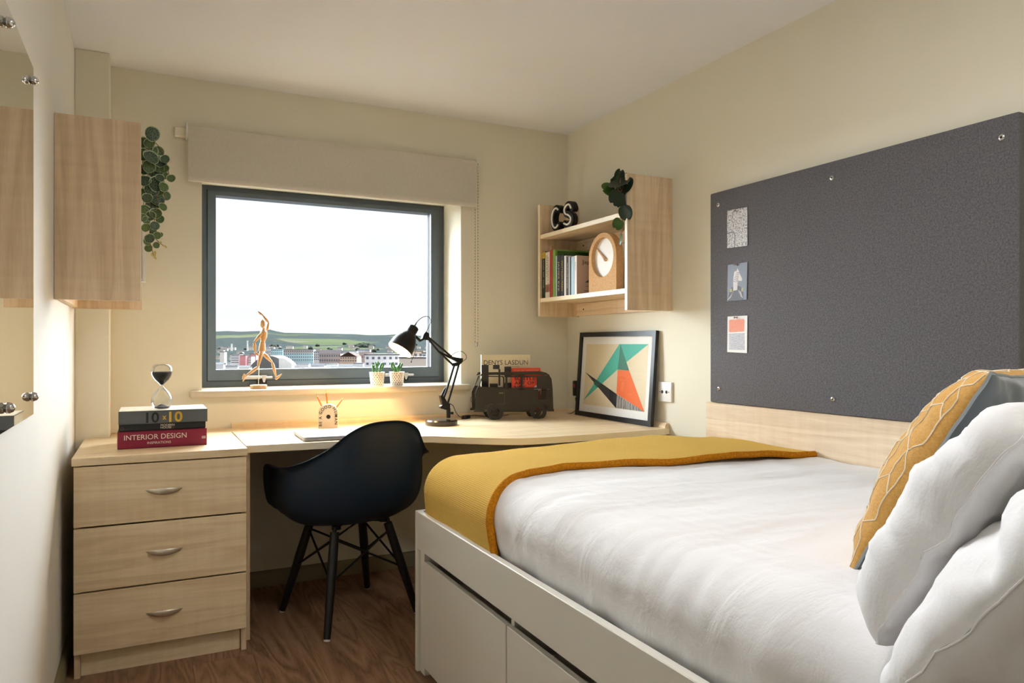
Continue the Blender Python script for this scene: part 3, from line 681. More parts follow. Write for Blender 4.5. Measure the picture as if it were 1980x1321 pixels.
part('switch', MB().box(XR-0.034, XR-0.029, 3.408, 3.424, 0.886, 0.904, 0.002), plain('red_switch', (170, 40, 36), 0.4), t)

# ------------------------------------------------------------------ bed
bed = thing('bed', (1.46, 1.3, 0), 'white bed frame with drawers underneath', 'bed')
BXL, BYF, BYH = 0.827, 2.396, 0.16
bedw = plain('white_bed_lacquer', (228, 224, 212), 0.38, vary=0.012, scale=3)
part('side_rail', MB().box(BXL, BXL+0.022, BYH, BYF-0.020, 0.421, 0.548, 0.002), bedw, bed)
part('foot_panel', MB().box(BXL-0.001, XR-0.02, BYF-0.019, BYF, 0.0, 0.548, 0.002), bedw, bed)
part('head_panel', MB().box(BXL, XR-0.02, BYH-0.02, BYH-0.001, 0.0, 0.70, 0.002), bedw, bed)
part('inner_post', MB().box(BXL+0.012, BXL+0.06, BYF-0.06, BYF-0.021, 0.0, 0.42), bedw, bed, sm=False)
part('slat_deck', MB().box(BXL+0.024, XR-0.022, BYH, BYF-0.021, 0.43, 0.45), bedw, bed, sm=False)
part('divider', MB().box(BXL+0.030, BXL+0.6, 1.699, 1.717, 0.0, 0.42), bedw, bed, sm=False)
part('divider', MB().box(BXL+0.030, BXL+0.6, 1.020, 1.038, 0.0, 0.42), bedw, bed, sm=False)
part('drawer_cavity_back', MB().box(BXL+0.60, BXL+0.61, BYH, BYF-0.021, 0.0, 0.42), plain('dark_underbed_board', (36, 32, 28), 0.8), bed, sm=False)
for y0, y1 in ((1.711, 2.350), (1.033, 1.704), (0.36, 1.026)):
    dr = part('drawer', MB().box(BXL+0.010, BXL+0.028, y0, y1, 0.028, 0.386, 0.0015), bedw, bed)
    part('drawer_box', MB().box(BXL+0.029, BXL+0.55, y0+0.03, y1-0.03, 0.04, 0.30), bedw, dr, sm=False)

# mattress with sheet: rounded surface that the throw reuses
MXL, MYF, MR, MZ = 0.857, 2.425, 0.105, 0.722
def bed_surf(X, Y, off, dropmax=9.0, wrinkle=1.0):
    xi, yi = MXL+MR, MYF-MR
    a, b = xi-X, Y-yi
    ztop = MZ+0.008*math.sin(max(0, min(1, (X-MXL)/1.2))*PI)
    wr = 0.0
    if wrinkle:
        wr = wrinkle*(0.005*noise.noise(Vector((X*1.5, Y*9, 0.3)))+0.004*noise.noise(Vector((X*6, Y*4, 1.7)))+0.0028*noise.noise(Vector((X*7, Y*26, 5)))+0.0016*noise.noise(Vector((X*40, Y*16, 8)))*(1 if X > 1.4 else 0.5))
    if a <= 0 and b <= 0: return Vector((X, Y, ztop+off+wr))
    if b <= 0: dx, dy, m = -1, 0, a
    elif a <= 0: dx, dy, m = 0, 1, b
    else: m = math.hypot(a, b); dx, dy = -a/m, b/m
    cx, cy = max(X, xi), min(Y, yi)
    R = MR+off
    if m < MR*PI/2: th = m/MR; h, dz, nx, nz_ = R*math.sin(th), MR-R*math.cos(th), math.sin(th), math.cos(th)
    else: h, dz, nx, nz_ = R, MR+(m-MR*PI/2), 1, 0
    if dz > 0.06: h -= 0.2*max(0, dz-0.10)**1.4
    return Vector((cx+dx*(h+wr*nx), cy+dy*(h+wr*nx), ztop-dz+wr*nz_))
k = N('white_cotton'); k.b.inputs['Base Color'].default_value = lin((240, 239, 240)); k.b.inputs['Roughness'].default_value = 0.9; k.b.inputs['Specular IOR Level'].default_value = 0.2; k.b.inputs['Sheen Weight'].default_value = 0.1
n1 = k.n('TexNoise', Scale=1.0, Detail=5.0, Distortion=0.8); k.l(k.coord((5, 14, 9)), n1.inputs['Vector'])
n2 = k.n('TexNoise', Scale=260.0, Detail=2.0); k.l(k.coord(), n2.inputs['Vector'])
ma = k.n('Math', operation='MULTIPLY_ADD'); ma.inputs[1].default_value = 0.035; k.l(n2.outputs['Fac'], ma.inputs[0]); k.l(n1.outputs['Fac'], ma.inputs[2]); k.bump(ma.outputs[0], 0.42, 0.012)
cotton = k.m
mt = thing('mattress', (1.48, 1.3, 0.452), 'white sheeted mattress on the bed', 'mattress')
part('core', MB().box(MXL+0.06, XR-0.03, 0.17, 2.36, 0.452, 0.66, 0.03, 2), cotton, mt)
LM = MR*PI/2
def sheet(a, b):
    X0 = MXL+MR-LM-0.085; X = X0+a*(XR-0.021-X0); Ymax = MYF-MR+LM+0.055; Y = 0.19+b*(Ymax-0.19); return bed_surf(X, Y, 0.0)
def sheet_wavy(a, b):
    p = sheet(a, b)
    if p.z < 0.575 and a < 0.2: p.x += (0.575-p.z)*(0.10+0.35*noise.noise(Vector((p.y*9, 0, 0))))
    return p
part('fitted_sheet', MB().grid(sheet_wavy, 150, 190), cotton, mt, ang=3, fix=False)

# yellow knitted throw
def knit():
    k = N('mustard_knit'); uv = k.n('UVMap')
    mp = k.n('Mapping'); mp.inputs['Scale'].default_value = (1, 1, 1); k.l(uv.outputs[0], mp.inputs['Vector'])
    w1 = k.n('TexWave', wave_type='BANDS', bands_direction='Y'); w1.inputs['Scale'].default_value = 40.0; w1.inputs['Distortion'].default_value = 0.6; w1.inputs['Detail Scale'].default_value = 4.0
    w2 = k.n('TexWave', wave_type='BANDS', bands_direction='X'); w2.inputs['Scale'].default_value = 56.0; w2.inputs['Distortion'].default_value = 0.6
    n1 = k.n('TexNoise', Scale=320.0, Detail=3.0)
    for q in (w1, w2, n1): k.l(mp.outputs[0], q.inputs['Vector'])
    mu = k.n('Math', operation='MULTIPLY'); k.l(w1.outputs['Fac'], mu.inputs[0]); k.l(w2.outputs['Fac'], mu.inputs[1])
    ad = k.n('Math', operation='MULTIPLY_ADD'); ad.inputs[1].default_value = 0.6; k.l(n1.outputs['Fac'], ad.inputs[0]); k.l(mu.outputs[0], ad.inputs[2])
    k.l(k.ramp(ad.outputs[0], [(0.2, lin((210, 160, 66))), (0.9, lin((234, 194, 100)))]), k.b.inputs['Base Color'])
    k.b.inputs['Roughness'].default_value = 1.0; k.b.inputs['Specular IOR Level'].default_value = 0.05; k.b.inputs['Sheen Weight'].default_value = 0.35
    k.b.inputs['Sheen Tint'].default_value = lin((250, 225, 150))
    k.bump(ad.outputs[0], 0.6, 0.004); return k.m
knitm = knit()
th = thing('knitted_throw', (1.4, 2.1, 0.55), 'mustard yellow knitted throw across the foot of the bed', 'throw')
edge = [(-1, 1.800), (0.70, 1.800), (0.82, 1.825), (0.93, 1.868), (1.02, 1.915), (1.15, 1.945), (1.32, 1.915), (1.5, 1.872), (1.75, 1.862), (1.95, 1.835), (2.2, 1.80)]
def edge_y(X):
    for (a, p), (b, q) in zip(edge, edge[1:]):
        if a <= X <= b: s = (X-a)/(b-a); return p+(q-p)*s
    return 1.8
TX0, TY1 = MXL+MR-LM-0.082, MYF-MR+LM+0.062
def throw_off(X, Y):
    lump = 0.006*noise.noise(Vector((X*3.1, Y*3.7, 9)))+0.004*noise.noise(Vector((X*8, Y*5, 3)))
    wob = max(0, X-1.05)*0.012*(1+math.sin(X*5.2+Y*2))
    return 0.017+lump+wob*max(0, min(1, (XR-0.1-X)*4))
def throw_pt(a, b, extra=0.0):
    X = TX0+a*(XR-0.024-TX0); y0 = edge_y(X); Y = y0+b*(TY1-y0)
    p = bed_surf(X, Y, throw_off(X, Y)+extra, wrinkle=0.3); p.x = min(p.x, XR-0.021); return p
nu, nv = 170, 90
top = MB().grid(lambda a, b: throw_pt(a, b), nu, nv)
o = part('knit_cloth', top, knitm, th, ang=3, fix=False)
uvl = o.data.uv_layers.new(name='UVMap'); vuv = [(( (i % nu)/(nu-1))*1.55, (i//nu)/(nv-1)*0.75) for i in range(nu*nv)]
for lp in o.data.loops: uvl.data[lp.index].uv = vuv[lp.vertex_index]
sol = o.modifiers.new('thickness', 'SOLIDIFY'); sol.thickness = 0.012; sol.offset = -1
hm = plain('ochre_knit_hem', (196, 126, 30), 1.0, vary=0.25, scale=160, spec=0.05, bump=0.5)
hp = [throw_pt(i/140, 0.004, -0.007) for i in range(141)]
part('hem', MB().tube(hp, 0.0115, 10), hm, th, ang=3)

# ------------------------------------------------------------------ pillows and cushion
def pillow_fn(A, B, T, M, side, seed, crumple=1.0, power=0.42, pinch=0.06, rnd_c=0.0):
    def fn(u, v):
        s, t = -1+2*u, -1+2*v
        s = math.sin(s*PI/2); t = math.sin(t*PI/2)
        x = A*s*(1-pinch*(1-t*t)*s*s); y = B*t*(1-pinch*1.3*(1-s*s)*t*t)
        cr_ = 1-rnd_c*(s*t)**4; x *= cr_; y *= cr_
        e = max(0.0, (1-s*s)*(1-t*t)); h = (T[0] if side > 0 else T[1])*e**power
        wr = crumple*(0.010*noise.noise(Vector((s*2.2+seed, t*2.6, side)))+0.005*noise.noise(Vector((s*6+seed, t*7, side*3)))+0.0035*noise.noise(Vector((s*15+seed, t*17, side*5)))*(1-min(1, e*1.4)))*min(1, e*6+0.15)
        edge_w = crumple*0.006*noise.noise(Vector((s*5+seed, t*5, 0)))*(1-min(1, e*3))
        return M @ Vector((x, y, side*h+side*wr+edge_w))
    return fn
def pillow(name, label, cat, o, ex, ey, A, B, T, mats, seed, group=None, pipe=None, crumple=1.0, power=0.42, pinch=0.06, rnd_c=0.0, nm=('front_cover', 'back_cover')):
    ex = Vector(ex).normalized(); ey = Vector(ey).normalized(); ez = ex.cross(ey).normalized(); ey = ez.cross(ex)
    M = frame(o, ex, ey, ez); low = Vector(o)-ey*B
    t = thing(name, low, label, cat, group); fs = []
    for side, mt_, nme in ((1, mats[0], nm[0]), (-1, mats[1], nm[1])):
        fn = pillow_fn(A, B, T, M, side, seed, crumple, power, pinch, rnd_c); fs.append(fn)
        part(nme, MB().grid(fn, 60, 60), mt_, t, ang=3, fix=False)
    if pipe:
        per = [fs[0](i/40, 0) for i in range(40)]+[fs[0](1, i/40) for i in range(40)]+[fs[0](1-i/40, 1) for i in range(40)]+[fs[0](0, 1-i/40) for i in range(40)]
        part('piping', MB().tube(per, pipe[0], 6, closed=True), pipe[1], t)
    return t, fs
musk = fabric('mustard_cushion_fabric', (196, 146, 72), (212, 164, 90), 900, 0.85, 0.15, 0.15)
velv = plain('slate_velvet', (92, 98, 102), 0.8, vary=0.1, scale=14, sheen=0.5, spec=0.2)
# leaning cushion: face towards the foot of the bed
_a = math.radians(14)
cu, cfs = pillow('scatter_cushion', 'mustard cushion with white line pattern and slate grey reverse', 'cushion', (1.330, 0.822, 0.895), (math.cos(_a), math.sin(_a), 0), (math.sin(_a)*0.213, -math.cos(_a)*0.213, 0.354), 0.218, 0.208, (0.07, 0.095), (velv, musk), 3.0, pipe=(0.0028, plain('pale_grey_piping', (150, 156, 156), 0.7)), crumple=0.8, power=0.45, pinch=0.05, nm=('back_cover', 'front_cover'))
linem = plain('white_line_print', (236, 222, 196), 0.8, vary=0.01)
lm = MB(); hexs = 0.165
def cpt(s, t):
    s, t = max(-0.97, min(0.97, s)), max(-0.97, min(0.97, t)); u = (s+1)/2; v = (t+1)/2
    p = cfs[1](u, v); q = cfs[0](u, v); return p+(p-q).normalized()*0.0006
for i in range(-5, 6):
    for j in range(-5, 6):
        cx, cy = hexs*math.sqrt(3)*(i+0.5*(j % 2)), hexs*1.5*j
        vs = [(cx+hexs*math.sin(PI/3*q), cy+hexs*math.cos(PI/3*q)) for q in range(6)]
        segs = [(vs[0], vs[1]), (vs[1], vs[2]), (vs[2], vs[3])] + [((cx, cy), vs[q]) for q in (1, 3, 5)][:(3 if (i+j) % 2 else 0)]
        for a, b in segs:
            if max(abs(a[0]), abs(a[1]), abs(b[0]), abs(b[1])) > 0.98: continue
            lm.tube([cpt(a[0]+(b[0]-a[0])*q/5, a[1]+(b[1]-a[1])*q/5) for q in range(6)], 0.0012, 5)
lo = part('printed_lines', lm, linem, cu); lo['kind'] = 'stuff'
# two white bed pillows leaning back towards the head of the bed
pg = 'white bed pillows'
pillow('bed_pillow', 'white pillow directly behind the mustard cushion', 'pillow', (1.160, 0.552, 0.862), (1, 0.06, -0.065), (0.0, -0.19, 0.33), 0.365, 0.178, (0.025, 0.138), (cotton, cotton), 11.0, pg, pipe=(0.0015, cotton), crumple=1.6, power=0.36, pinch=0.03, rnd_c=0.09)
pillow('bed_pillow', 'white pillow nearest the camera in the bottom right corner', 'pillow', (1.062, 0.442, 0.842), (1, 0.05, -0.03), (0.0, -0.22, 0.28), 0.365, 0.190, (0.08, 0.098), (cotton, cotton), 23.0, pg, pipe=(0.0015, cotton), crumple=1.6, pinch=0.03, rnd_c=0.09)

# ------------------------------------------------------------------ moulded armchair at the desk
chair = thing('armchair', (0.748, 3.000, 0), 'dark navy moulded plastic armchair on black dowel legs', 'chair', rz=math.radians(13))
shellm = plain('dark_navy_shell', (22, 38, 54), 0.45, vary=0.03, scale=4, spec=0.4)
dowel = plain('black_stained_dowel', (12, 12, 13), 0.42, vary=0.05)
half = [(0, 0.250, 0.438), (0.12, 0.250, 0.436), (0.20, 0.240, 0.442), (0.252, 0.212, 0.466), (0.280, 0.182, 0.530), (0.294, 0.160, 0.600), (0.306, 0.115, 0.642), (0.322, 0.03, 0.650), (0.330, -0.07, 0.655), (0.300, -0.135, 0.668), (0.246, -0.186, 0.694), (0.196, -0.240, 0.735), (0.146, -0.284, 0.788), (0.080, -0.304, 0.820)]
rim = half+[(0, -0.309, 0.828)]+[(-x, y, z) for x, y, z in reversed(half[1:])]
rimc = catmull(rim, 4, closed=True); nr = len(rimc)
def shell(u, v):
    i = int(round(u*nr)) % nr; R = rimc[i]; c = Vector((0, 0.01, 0.406))
    back = max(0.0, -R.y)/0.3; front = max(0.0, min(1.0, (R.y-0.15)/0.09)); arm = (1-back)*(1-front)*min(1, abs(R.x)/0.28)
    arm = max(arm, min(1.0, max(0.0, (abs(R.x)-0.22)/0.06))*(1-front)); K = Vector((R.x*(1-0.10*arm-0.02*back), R.y*(1-0.02*back), R.z-0.030*(1-front)))
    p1 = Vector((R.x*0.80, R.y*(0.74+0.06*back), 0.388)); p2 = Vector((R.x*(0.95-0.03*back), R.y*(1.0-0.07*back), 0.392+(K.z-0.392)*0.20))
    if front > 0: p1.z = p1.z*(1-front)+0.410*front; p2.z = p2.z*(1-front)+(R.z-0.004)*front
    if v > 0.86:
        s_ = (v-0.86)/0.14; q = Vector((K.x*1.002, K.y*1.002, R.z-0.004)); out = Vector((R.x, R.y, 0)).normalized()
        E_ = R+out*(0.008-0.004*arm)+Vector((0, 0, -0.003*arm)); return K*(1-s_)**2+q*2*s_*(1-s_)+E_*s_*s_
    t = v/0.86
    return c*(1-t)**3+p1*3*t*(1-t)**2+p2*3*t*t*(1-t)+K*t**3
sh = part('shell', MB().grid(lambda u, v: shell(u, v), nr, 41, closed_u=True), shellm, chair, local=True, ang=3)
sol = sh.modifiers.new('thickness', 'SOLIDIFY'); sol.thickness = 0.005; sol.offset = 0
ss = sh.modifiers.new('smooth', 'SUBSURF'); ss.levels = 1; ss.render_levels = 1
Wc = WM[chair.name].inverted()
feet = {k_: Wc @ Vector(p) for k_, p in dict(l=(0.507, 3.167, 0), n=(0.607, 2.771, 0), f=(0.908, 3.300, 0), r=(1.010, 2.900, 0)).items()}
tops = {k_: Vector((math.copysign(0.118, p.x), math.copysign(0.112, p.y), 0.385)) for k_, p in feet.items()}
white_glide = plain('white_glide', (220, 216, 210), 0.5)
for k_ in 'lnfr':
    f, tp = feet[k_], tops[k_]; dr = (tp-f).normalized()
    lg = part('leg', MB().tube([f+dr*0.008, f+dr*0.03, f*0.35+tp*0.65, tp], [0.0130, 0.0142, 0.0190, 0.0175], 14), dowel, chair, local=True)
    part('glide', MB().tube([f, f+dr*0.008], [0.0115, 0.0128], 12), white_glide, lg, local=True)
    part('bracket', MB().tube([tp-dr*0.01, tp+Vector((0, 0, 0.018)), tp+Vector((-tp.x*0.12, -tp.y*0.12, 0.022))], [0.009, 0.008, 0.008], 8), plain('gunmetal', (52, 52, 54), 0.4, 0.7), lg, local=True)
    part('bolt', MB().lathe([(0.006, 0), (0.006, 0.004)], 10, along(f*0.12+tp*0.88+Vector((0, 0, 0)), (tp.x, tp.y, 0)) @ Matrix.Translation((0, 0, 0.012))), chrome, lg, local=True)
for a, b in (('l', 'n'), ('n', 'r'), ('r', 'f'), ('f', 'l')):
    for s, e in ((a, b), (b, a)):
        p0 = tops[s]*0.93+feet[s]*0.07; p1 = tops[e]*0.52+feet[e]*0.48
        part('wire_brace', MB().tube([p0, (p0+p1)/2, p1], 0.0044, 8), black_p, chair, local=True)
part('under_seat_cross', MB().tube([tops['l']+Vector((0.01, -0.01, 0.012)), tops['r']+Vector((-0.01, 0.01, 0.012))], 0.006, 8).tube([tops['n']+Vector((0.01, 0.01, 0.012)), tops['f']+Vector((-0.01, -0.01, 0.012))], 0.006, 8), black_p, chair, local=True)
for sx in (-1, 1):
    for sy in (-1, 1):
        part('shock_mount', MB().lathe([(0.018, 0), (0.018, 0.016), (0.014, 0.020)], 14, Matrix.Translation((sx*0.105, sy*0.10, 0.392))), black_p, chair, local=True)

# ------------------------------------------------------------------ desk lamp
LY = 3.225; lamp = thing('desk_lamp', (1.242, LY, 0.740), 'black spring-arm desk lamp, switched on', 'lamp')
P = lambda u, v, dy=0.0: aty(u, v, LY+dy)
part('base', MB().lathe([(0.073, 0), (0.076, 0.004), (0.076, 0.020), (0.070, 0.026), (0.03, 0.028), (0.0, 0.028)], 40, Matrix.Translation((1.242, LY, 0.740)), cap=False).box(1.241, 1.243, LY-0.001, LY+0.001, 0.7405, 0.742), plain('gloss_black', (20, 18, 17), 0.22, coat=0.3), lamp)
st = P(867, 808)
part('stem', MB().tube([st, P(867, 790)], 0.010, 14).tube([P(867, 792), P(866, 782)], 0.0075, 12), black_p, lamp)
part('tightening_knob', MB().tube([P(868, 799), P(874, 799)], 0.004, 10).tube([P(872, 799), P(876, 799)], 0.0065, 12), black_p, lamp)
def pplate(pts, thick, name, dy=0.0, mat=black_p, par=lamp):
    q = [P(u, v) for u, v in pts]; o = q[0].copy()
    return part(name, MB().prism([(a.x, a.z) for a in q], (0, LY+dy-thick/2, 0), (1, 0, 0), (0, 0, 1), (0, thick, 0)), mat, par, ang=0.3)
pplate([(850, 765), (857, 766), (864, 779), (869, 782), (868, 795), (860, 792), (851, 790), (850, 786), (854, 783)], 0.022, 'lower_bracket')
for dy in (-0.011, 0.011):
    part('lower_arm', MB().tube([P(856, 776, dy), P(865, 750, dy), P(879, 704, dy)], 0.0052, 10).tube([P(866, 780, dy), P(887, 706, dy)], 0.0052, 10), black_p, lamp)
part('spring', MB().tube([P(854, 766), P(859, 755), P(864, 748)], [0.006, 0.006, 0.004], 10), plain('dark_spring_steel', (40, 38, 36), 0.35, 0.6), lamp)
pplate([(870, 690), (894, 693), (893, 700), (886, 707), (876, 709), (873, 703), (884, 701), (872, 694)], 0.020, 'elbow_bracket')
for dy in (-0.010, 0.010):
    part('upper_arm', MB().tube([P(828, 652, dy), P(873, 690, dy)], 0.0050, 10).tube([P(829, 657, dy), P(848, 680, dy), P(876, 706, dy)], 0.0050, 10), black_p, lamp)
part('spring', MB().tube([P(849, 680), P(870, 691), P(892, 695)], [0.004, 0.006, 0.004], 10), plain('dark_spring_steel', (40, 38, 36), 0.35, 0.6), lamp)
pplate([(818, 646), (822, 641), (827, 644), (830, 657), (823, 658), (815, 655)], 0.022, 'head_bracket')
part('swivel', MB().tube([P(818, 656), P(812, 659), P(803, 650), P(799, 646)], [0.006, 0.007, 0.006, 0.006], 12), black_p, lamp)
# shade: axis from cap to mouth
cap = P(801, 632); mouth = P(772, 680, 0.0); axis = (mouth-cap); axis.y = 0.0; L = axis.length*0.98; dr = (axis.normalized()-Vector((0.36, 0.93, 0))*0.15).normalized()
prof = [(0.0, 0.0), (0.020, 0.0), (0.024, 0.004), (0.025, 0.034), (0.030, 0.040), (0.040, 0.055), (0.050, 0.075), (0.056, 0.095), (0.060, L)]
Ms = along(cap, dr)
shd = part('shade', MB().lathe(prof, 40, Ms, cap=False), black_p, lamp, ang=0.7)
prof_in = [(0.0, 0.042), (0.027, 0.042), (0.037, 0.057), (0.047, 0.077), (0.053, 0.096), (0.0585, L-0.0005)]
part('shade_lining', MB().lathe(prof_in, 40, Ms, cap=False), plain('white_shade_lining', (246, 240, 228), 0.5), shd, ang=0.9)
bulb_c = cap+dr*(L*0.56)
part('bulb', MB().lathe([(0.0, -0.030), (0.012, -0.030), (0.014, -0.012), (0.027, 0.006), (0.029, 0.016), (0.024, 0.028), (0.012, 0.036), (0, 0.038)], 24, along(bulb_c, dr), cap=False), emit('warm_bulb_glow', (255, 205, 140), DESK_LAMP*3), lamp)
ld = bpy.data.lights.new('desk_lamp_bulb', 'SPOT'); ld.energy = DESK_LAMP; ld.color = (1.0, 0.60, 0.26); ld.spot_size = math.radians(160); ld.spot_blend = 0.25; ld.shadow_soft_size = 0.02
lo_ = bpy.data.objects.new('desk_lamp_bulb', ld); C.objects.link(lo_); lo_.parent = lamp
lo_.matrix_local = WM[lamp.name].inverted() @ (Matrix.Translation(cap+dr*(L-0.012)) @ dr.to_track_quat('-Z', 'Y').to_matrix().to_4x4())
cab = plain('black_cable', (22, 22, 24), 0.5)
part('cable', MB().tube(catmull([P(802, 632), P(805, 625), P(812, 617), P(822, 612), P(830, 614), P(833, 622), P(829, 632), P(824, 643)], 6), 0.0016, 6), cab, lamp)
part('strain_relief', MB().tube([P(801, 632), P(806, 623)], [0.004, 0.0022], 8), cab, lamp)
part('cable', MB().tube(catmull([P(873, 688), P(881, 682), P(893, 680), P(901, 687), P(901, 694), P(894, 699)], 6), 0.0016, 6), cab, lamp)
psw = part('pull_switch', MB().tube(catmull([P(800, 652), P(804, 664), P(803, 680), P(795, 699)], 5), 0.0013, 6), cab, lamp)
part('bead', MB().sphere(P(795, 700), 0.0038, 10, 8), black_p, psw)
sw = atz(899, 806, 0.750)
wv = [P(868, 780), P(876, 785), P(882, 798), P(889, 806, 0.0), Vector((sw.x-0.012, sw.y, 0.748))]
part('cable', MB().tube(catmull(wv, 6), 0.0018, 6), cab, lamp)
e1 = atz(912, 799, 0.744)
part('inline_switch', MB().box(-0.030, 0.030, -0.013, 0.013, 0, 0.017, 0.004, 2, m=Matrix.Translation((sw.x+0.004, sw.y-0.005, 0.7405)) @ Matrix.Rotation(math.radians(40), 4, 'Z')), cab, lamp)
part('cable', MB().tube(catmull([Vector((sw.x+0.028, sw.y+0.015, 0.750)), Vector((sw.x+0.07, sw.y+0.035, 0.752)), Vector((sw.x+0.13, sw.y+0.02, 0.744)), Vector((sw.x+0.22, sw.y+0.03, 0.7425)), Vector((sw.x+0.40, sw.y+0.12, 0.7425)), Vector((2.085, 3.44, 0.7425)), Vector((2.10, 3.42, 0.83))], 6), 0.0018, 6), cab, lamp)

# ------------------------------------------------------------------ hourglass on the book stack
def txt_dir(a, b): return (Vector(b)-Vector(a)).normalized()
paper = plain('page_block', (226, 216, 194), 0.8, vary=0.06, scale=60)
def flat_book(label, x0, x1, y0, y1, z0, z1, cover, rz=0.0, overhang=0.003, group=None):
    c = ((x0+x1)/2, (y0+y1)/2, z0); t = thing('book', c, label, 'book', group, rz=rz); hx, hy, h = (x1-x0)/2, (y1-y0)/2, z1-z0
    part('pages', MB().box(-hx+0.003, hx-0.003, -hy+0.004, hy-overhang, 0.002, h-0.002), paper, t, local=True, sm=False)
    cv = MB().box(-hx, hx, -hy, hy, 0, 0.0022).box(-hx, hx, -hy, hy, h-0.0022, h).box(-hx, hx, -hy, -hy+0.003, 0.0, h, 0.001)
    part('cover', cv, cover, t, local=True, sm=False)
    return t, hx, hy, h
SG = 'stacked books on the chest of drawers'
b1, hx, hy, h = flat_book('crimson interior design book at the bottom of the stack', -0.093, 0.204, 2.980, 3.20, 0.7405, 0.803, plain('crimson_cover', (134, 18, 52), 0.4), group=SG)
ttl = plain('cream_lettering', (232, 222, 206), 0.5, vary=0.0)
text('title_lettering', 'INTERIOR DESIGN', 0.0265, (-0.072, 2.9797, 0.772), (1, 0, 0), (0, 0, 1), ttl, b1, width=0.206)
text('subtitle_lettering', 'INSPIRATIONS', 0.0125, (0.003, 2.9797, 0.7545), (1, 0, 0), (0, 0, 1), ttl, b1, width=0.078)
for i in range(3): part('publisher_mark', MB().box(0.186, 0.200, 2.9793, 2.9797, 0.765+i*0.0035, 0.767+i*0.0035), ttl, b1, sm=False)
b2, hx, hy, h = flat_book('thin black house book in the middle of the stack', -0.089, 0.200, 2.985, 3.19, 0.8035, 0.828, plain('black_cover', (24, 24, 26), 0.4), group=SG)
text('title_lettering', 'MODERN', 0.0108, (0.047, 2.9847, 0.8175), (1, 0, 0), (0, 0, 1), ttl, b2, width=0.046)
text('title_lettering', 'HOUSE', 0.0108, (0.047, 2.9847, 0.8085), (1, 0, 0), (0, 0, 1), ttl, b2, width=0.036)
text('number_lettering', '2', 0.0108, (0.086, 2.9847, 0.8085), (1, 0, 0), (0, 0, 1), plain('crimson_lettering', (190, 40, 70), 0.5), b2)
part('publisher_mark', MB().tube([(-0.079+0.0045*math.cos(q*PI/4), 2.9846, 0.814+0.0045*math.sin(q*PI/4)) for q in range(8)], 0.0005, 5, closed=True), plain('grey_lettering', (110, 110, 108), 0.5), b2)
b3, hx, hy, h = flat_book('thick slate grey book on top of the stack under the hourglass', -0.090, 0.206, 2.978, 3.20, 0.8285, 0.876, plain('slate_cover', (88, 92, 94), 0.45), group=SG)
part('cover_print', MB().box(-0.088, 0.204, 2.982, 3.198, 0.8761, 0.8765), plain('cream_cover_print', (226, 216, 196), 0.5, vary=0.12, scale=40), b3, sm=False)
blk = plain('black_lettering', (20, 20, 22), 0.5, vary=0.0); gold = plain('gold_lettering', (206, 168, 50), 0.5, vary=0.0)
text('title_lettering', '10', 0.052, (-0.001, 2.9777, 0.8335), (1, 0, 0), (0, 0, 1), blk, b3, width=0.043, bold=0.0012)
text('title_lettering', 'x', 0.028, (0.053, 2.9777, 0.8425), (1, 0, 0), (0, 0, 1), gold, b3, width=0.013, bold=0.0006)
text('title_lettering', '10', 0.052, (0.075, 2.9777, 0.8335), (1, 0, 0), (0, 0, 1), gold, b3, width=0.045, bold=0.0012)
hg = thing('hourglass', (0.052, 3.06, 0.877), 'clear glass hourglass with black sand standing on the books', 'hourglass')
hz = 0.877
kg = N('clear_glass'); kg.b.inputs['Transmission Weight'].default_value = 1.0; kg.b.inputs['Roughness'].default_value = 0.0; kg.b.inputs['IOR'].default_value = 1.3; kg.b.inputs['Base Color'].default_value = (1, 1, 1, 1)
gp = [(0.0, 0.001), (0.022, 0.0), (0.031, 0.008), (0.036, 0.024), (0.034, 0.042), (0.024, 0.062), (0.010, 0.078), (0.0045, 0.086), (0.010, 0.094), (0.026, 0.110), (0.035, 0.128), (0.036, 0.145), (0.031, 0.160), (0.020, 0.167), (0.008, 0.164), (0.0, 0.162)]
gp = [(p.x, p.z) for p in catmull([(r, 0, z) for r, z in gp], 4)]
ginn = [(max(0, r-0.0016), z+(0.0016 if z < 0.02 else (-0.0016 if z > 0.15 else 0))) for r, z in gp]
part('glass', MB().lathe([(max(r, 0), z) for r, z in gp], 40, Matrix.Translation((0.052, 3.06, hz)), cap=False), glass_thin('thin_clear_glass', (250, 252, 252), 0.35), hg, ang=3)
sand = plain('black_sand', (30, 30, 34), 0.8, vary=0.3, scale=900)
part('sand', MB().lathe([(0.004, 0.0895), (0.0085, 0.0945), (0.0235, 0.110), (0.0320, 0.126), (0.0335, 0.136), (0.031, 0.138), (0.012, 0.133), (0.0, 0.130)], 32, Matrix.Translation((0.052, 3.06, hz)), cap=False), sand, hg)
part('sand', MB().lathe([(0.0, 0.0025), (0.024, 0.003), (0.028, 0.006), (0.018, 0.009), (0.006, 0.015), (0.0, 0.016)], 32, Matrix.Translation((0.052, 3.06, hz)), cap=False), sand, hg)

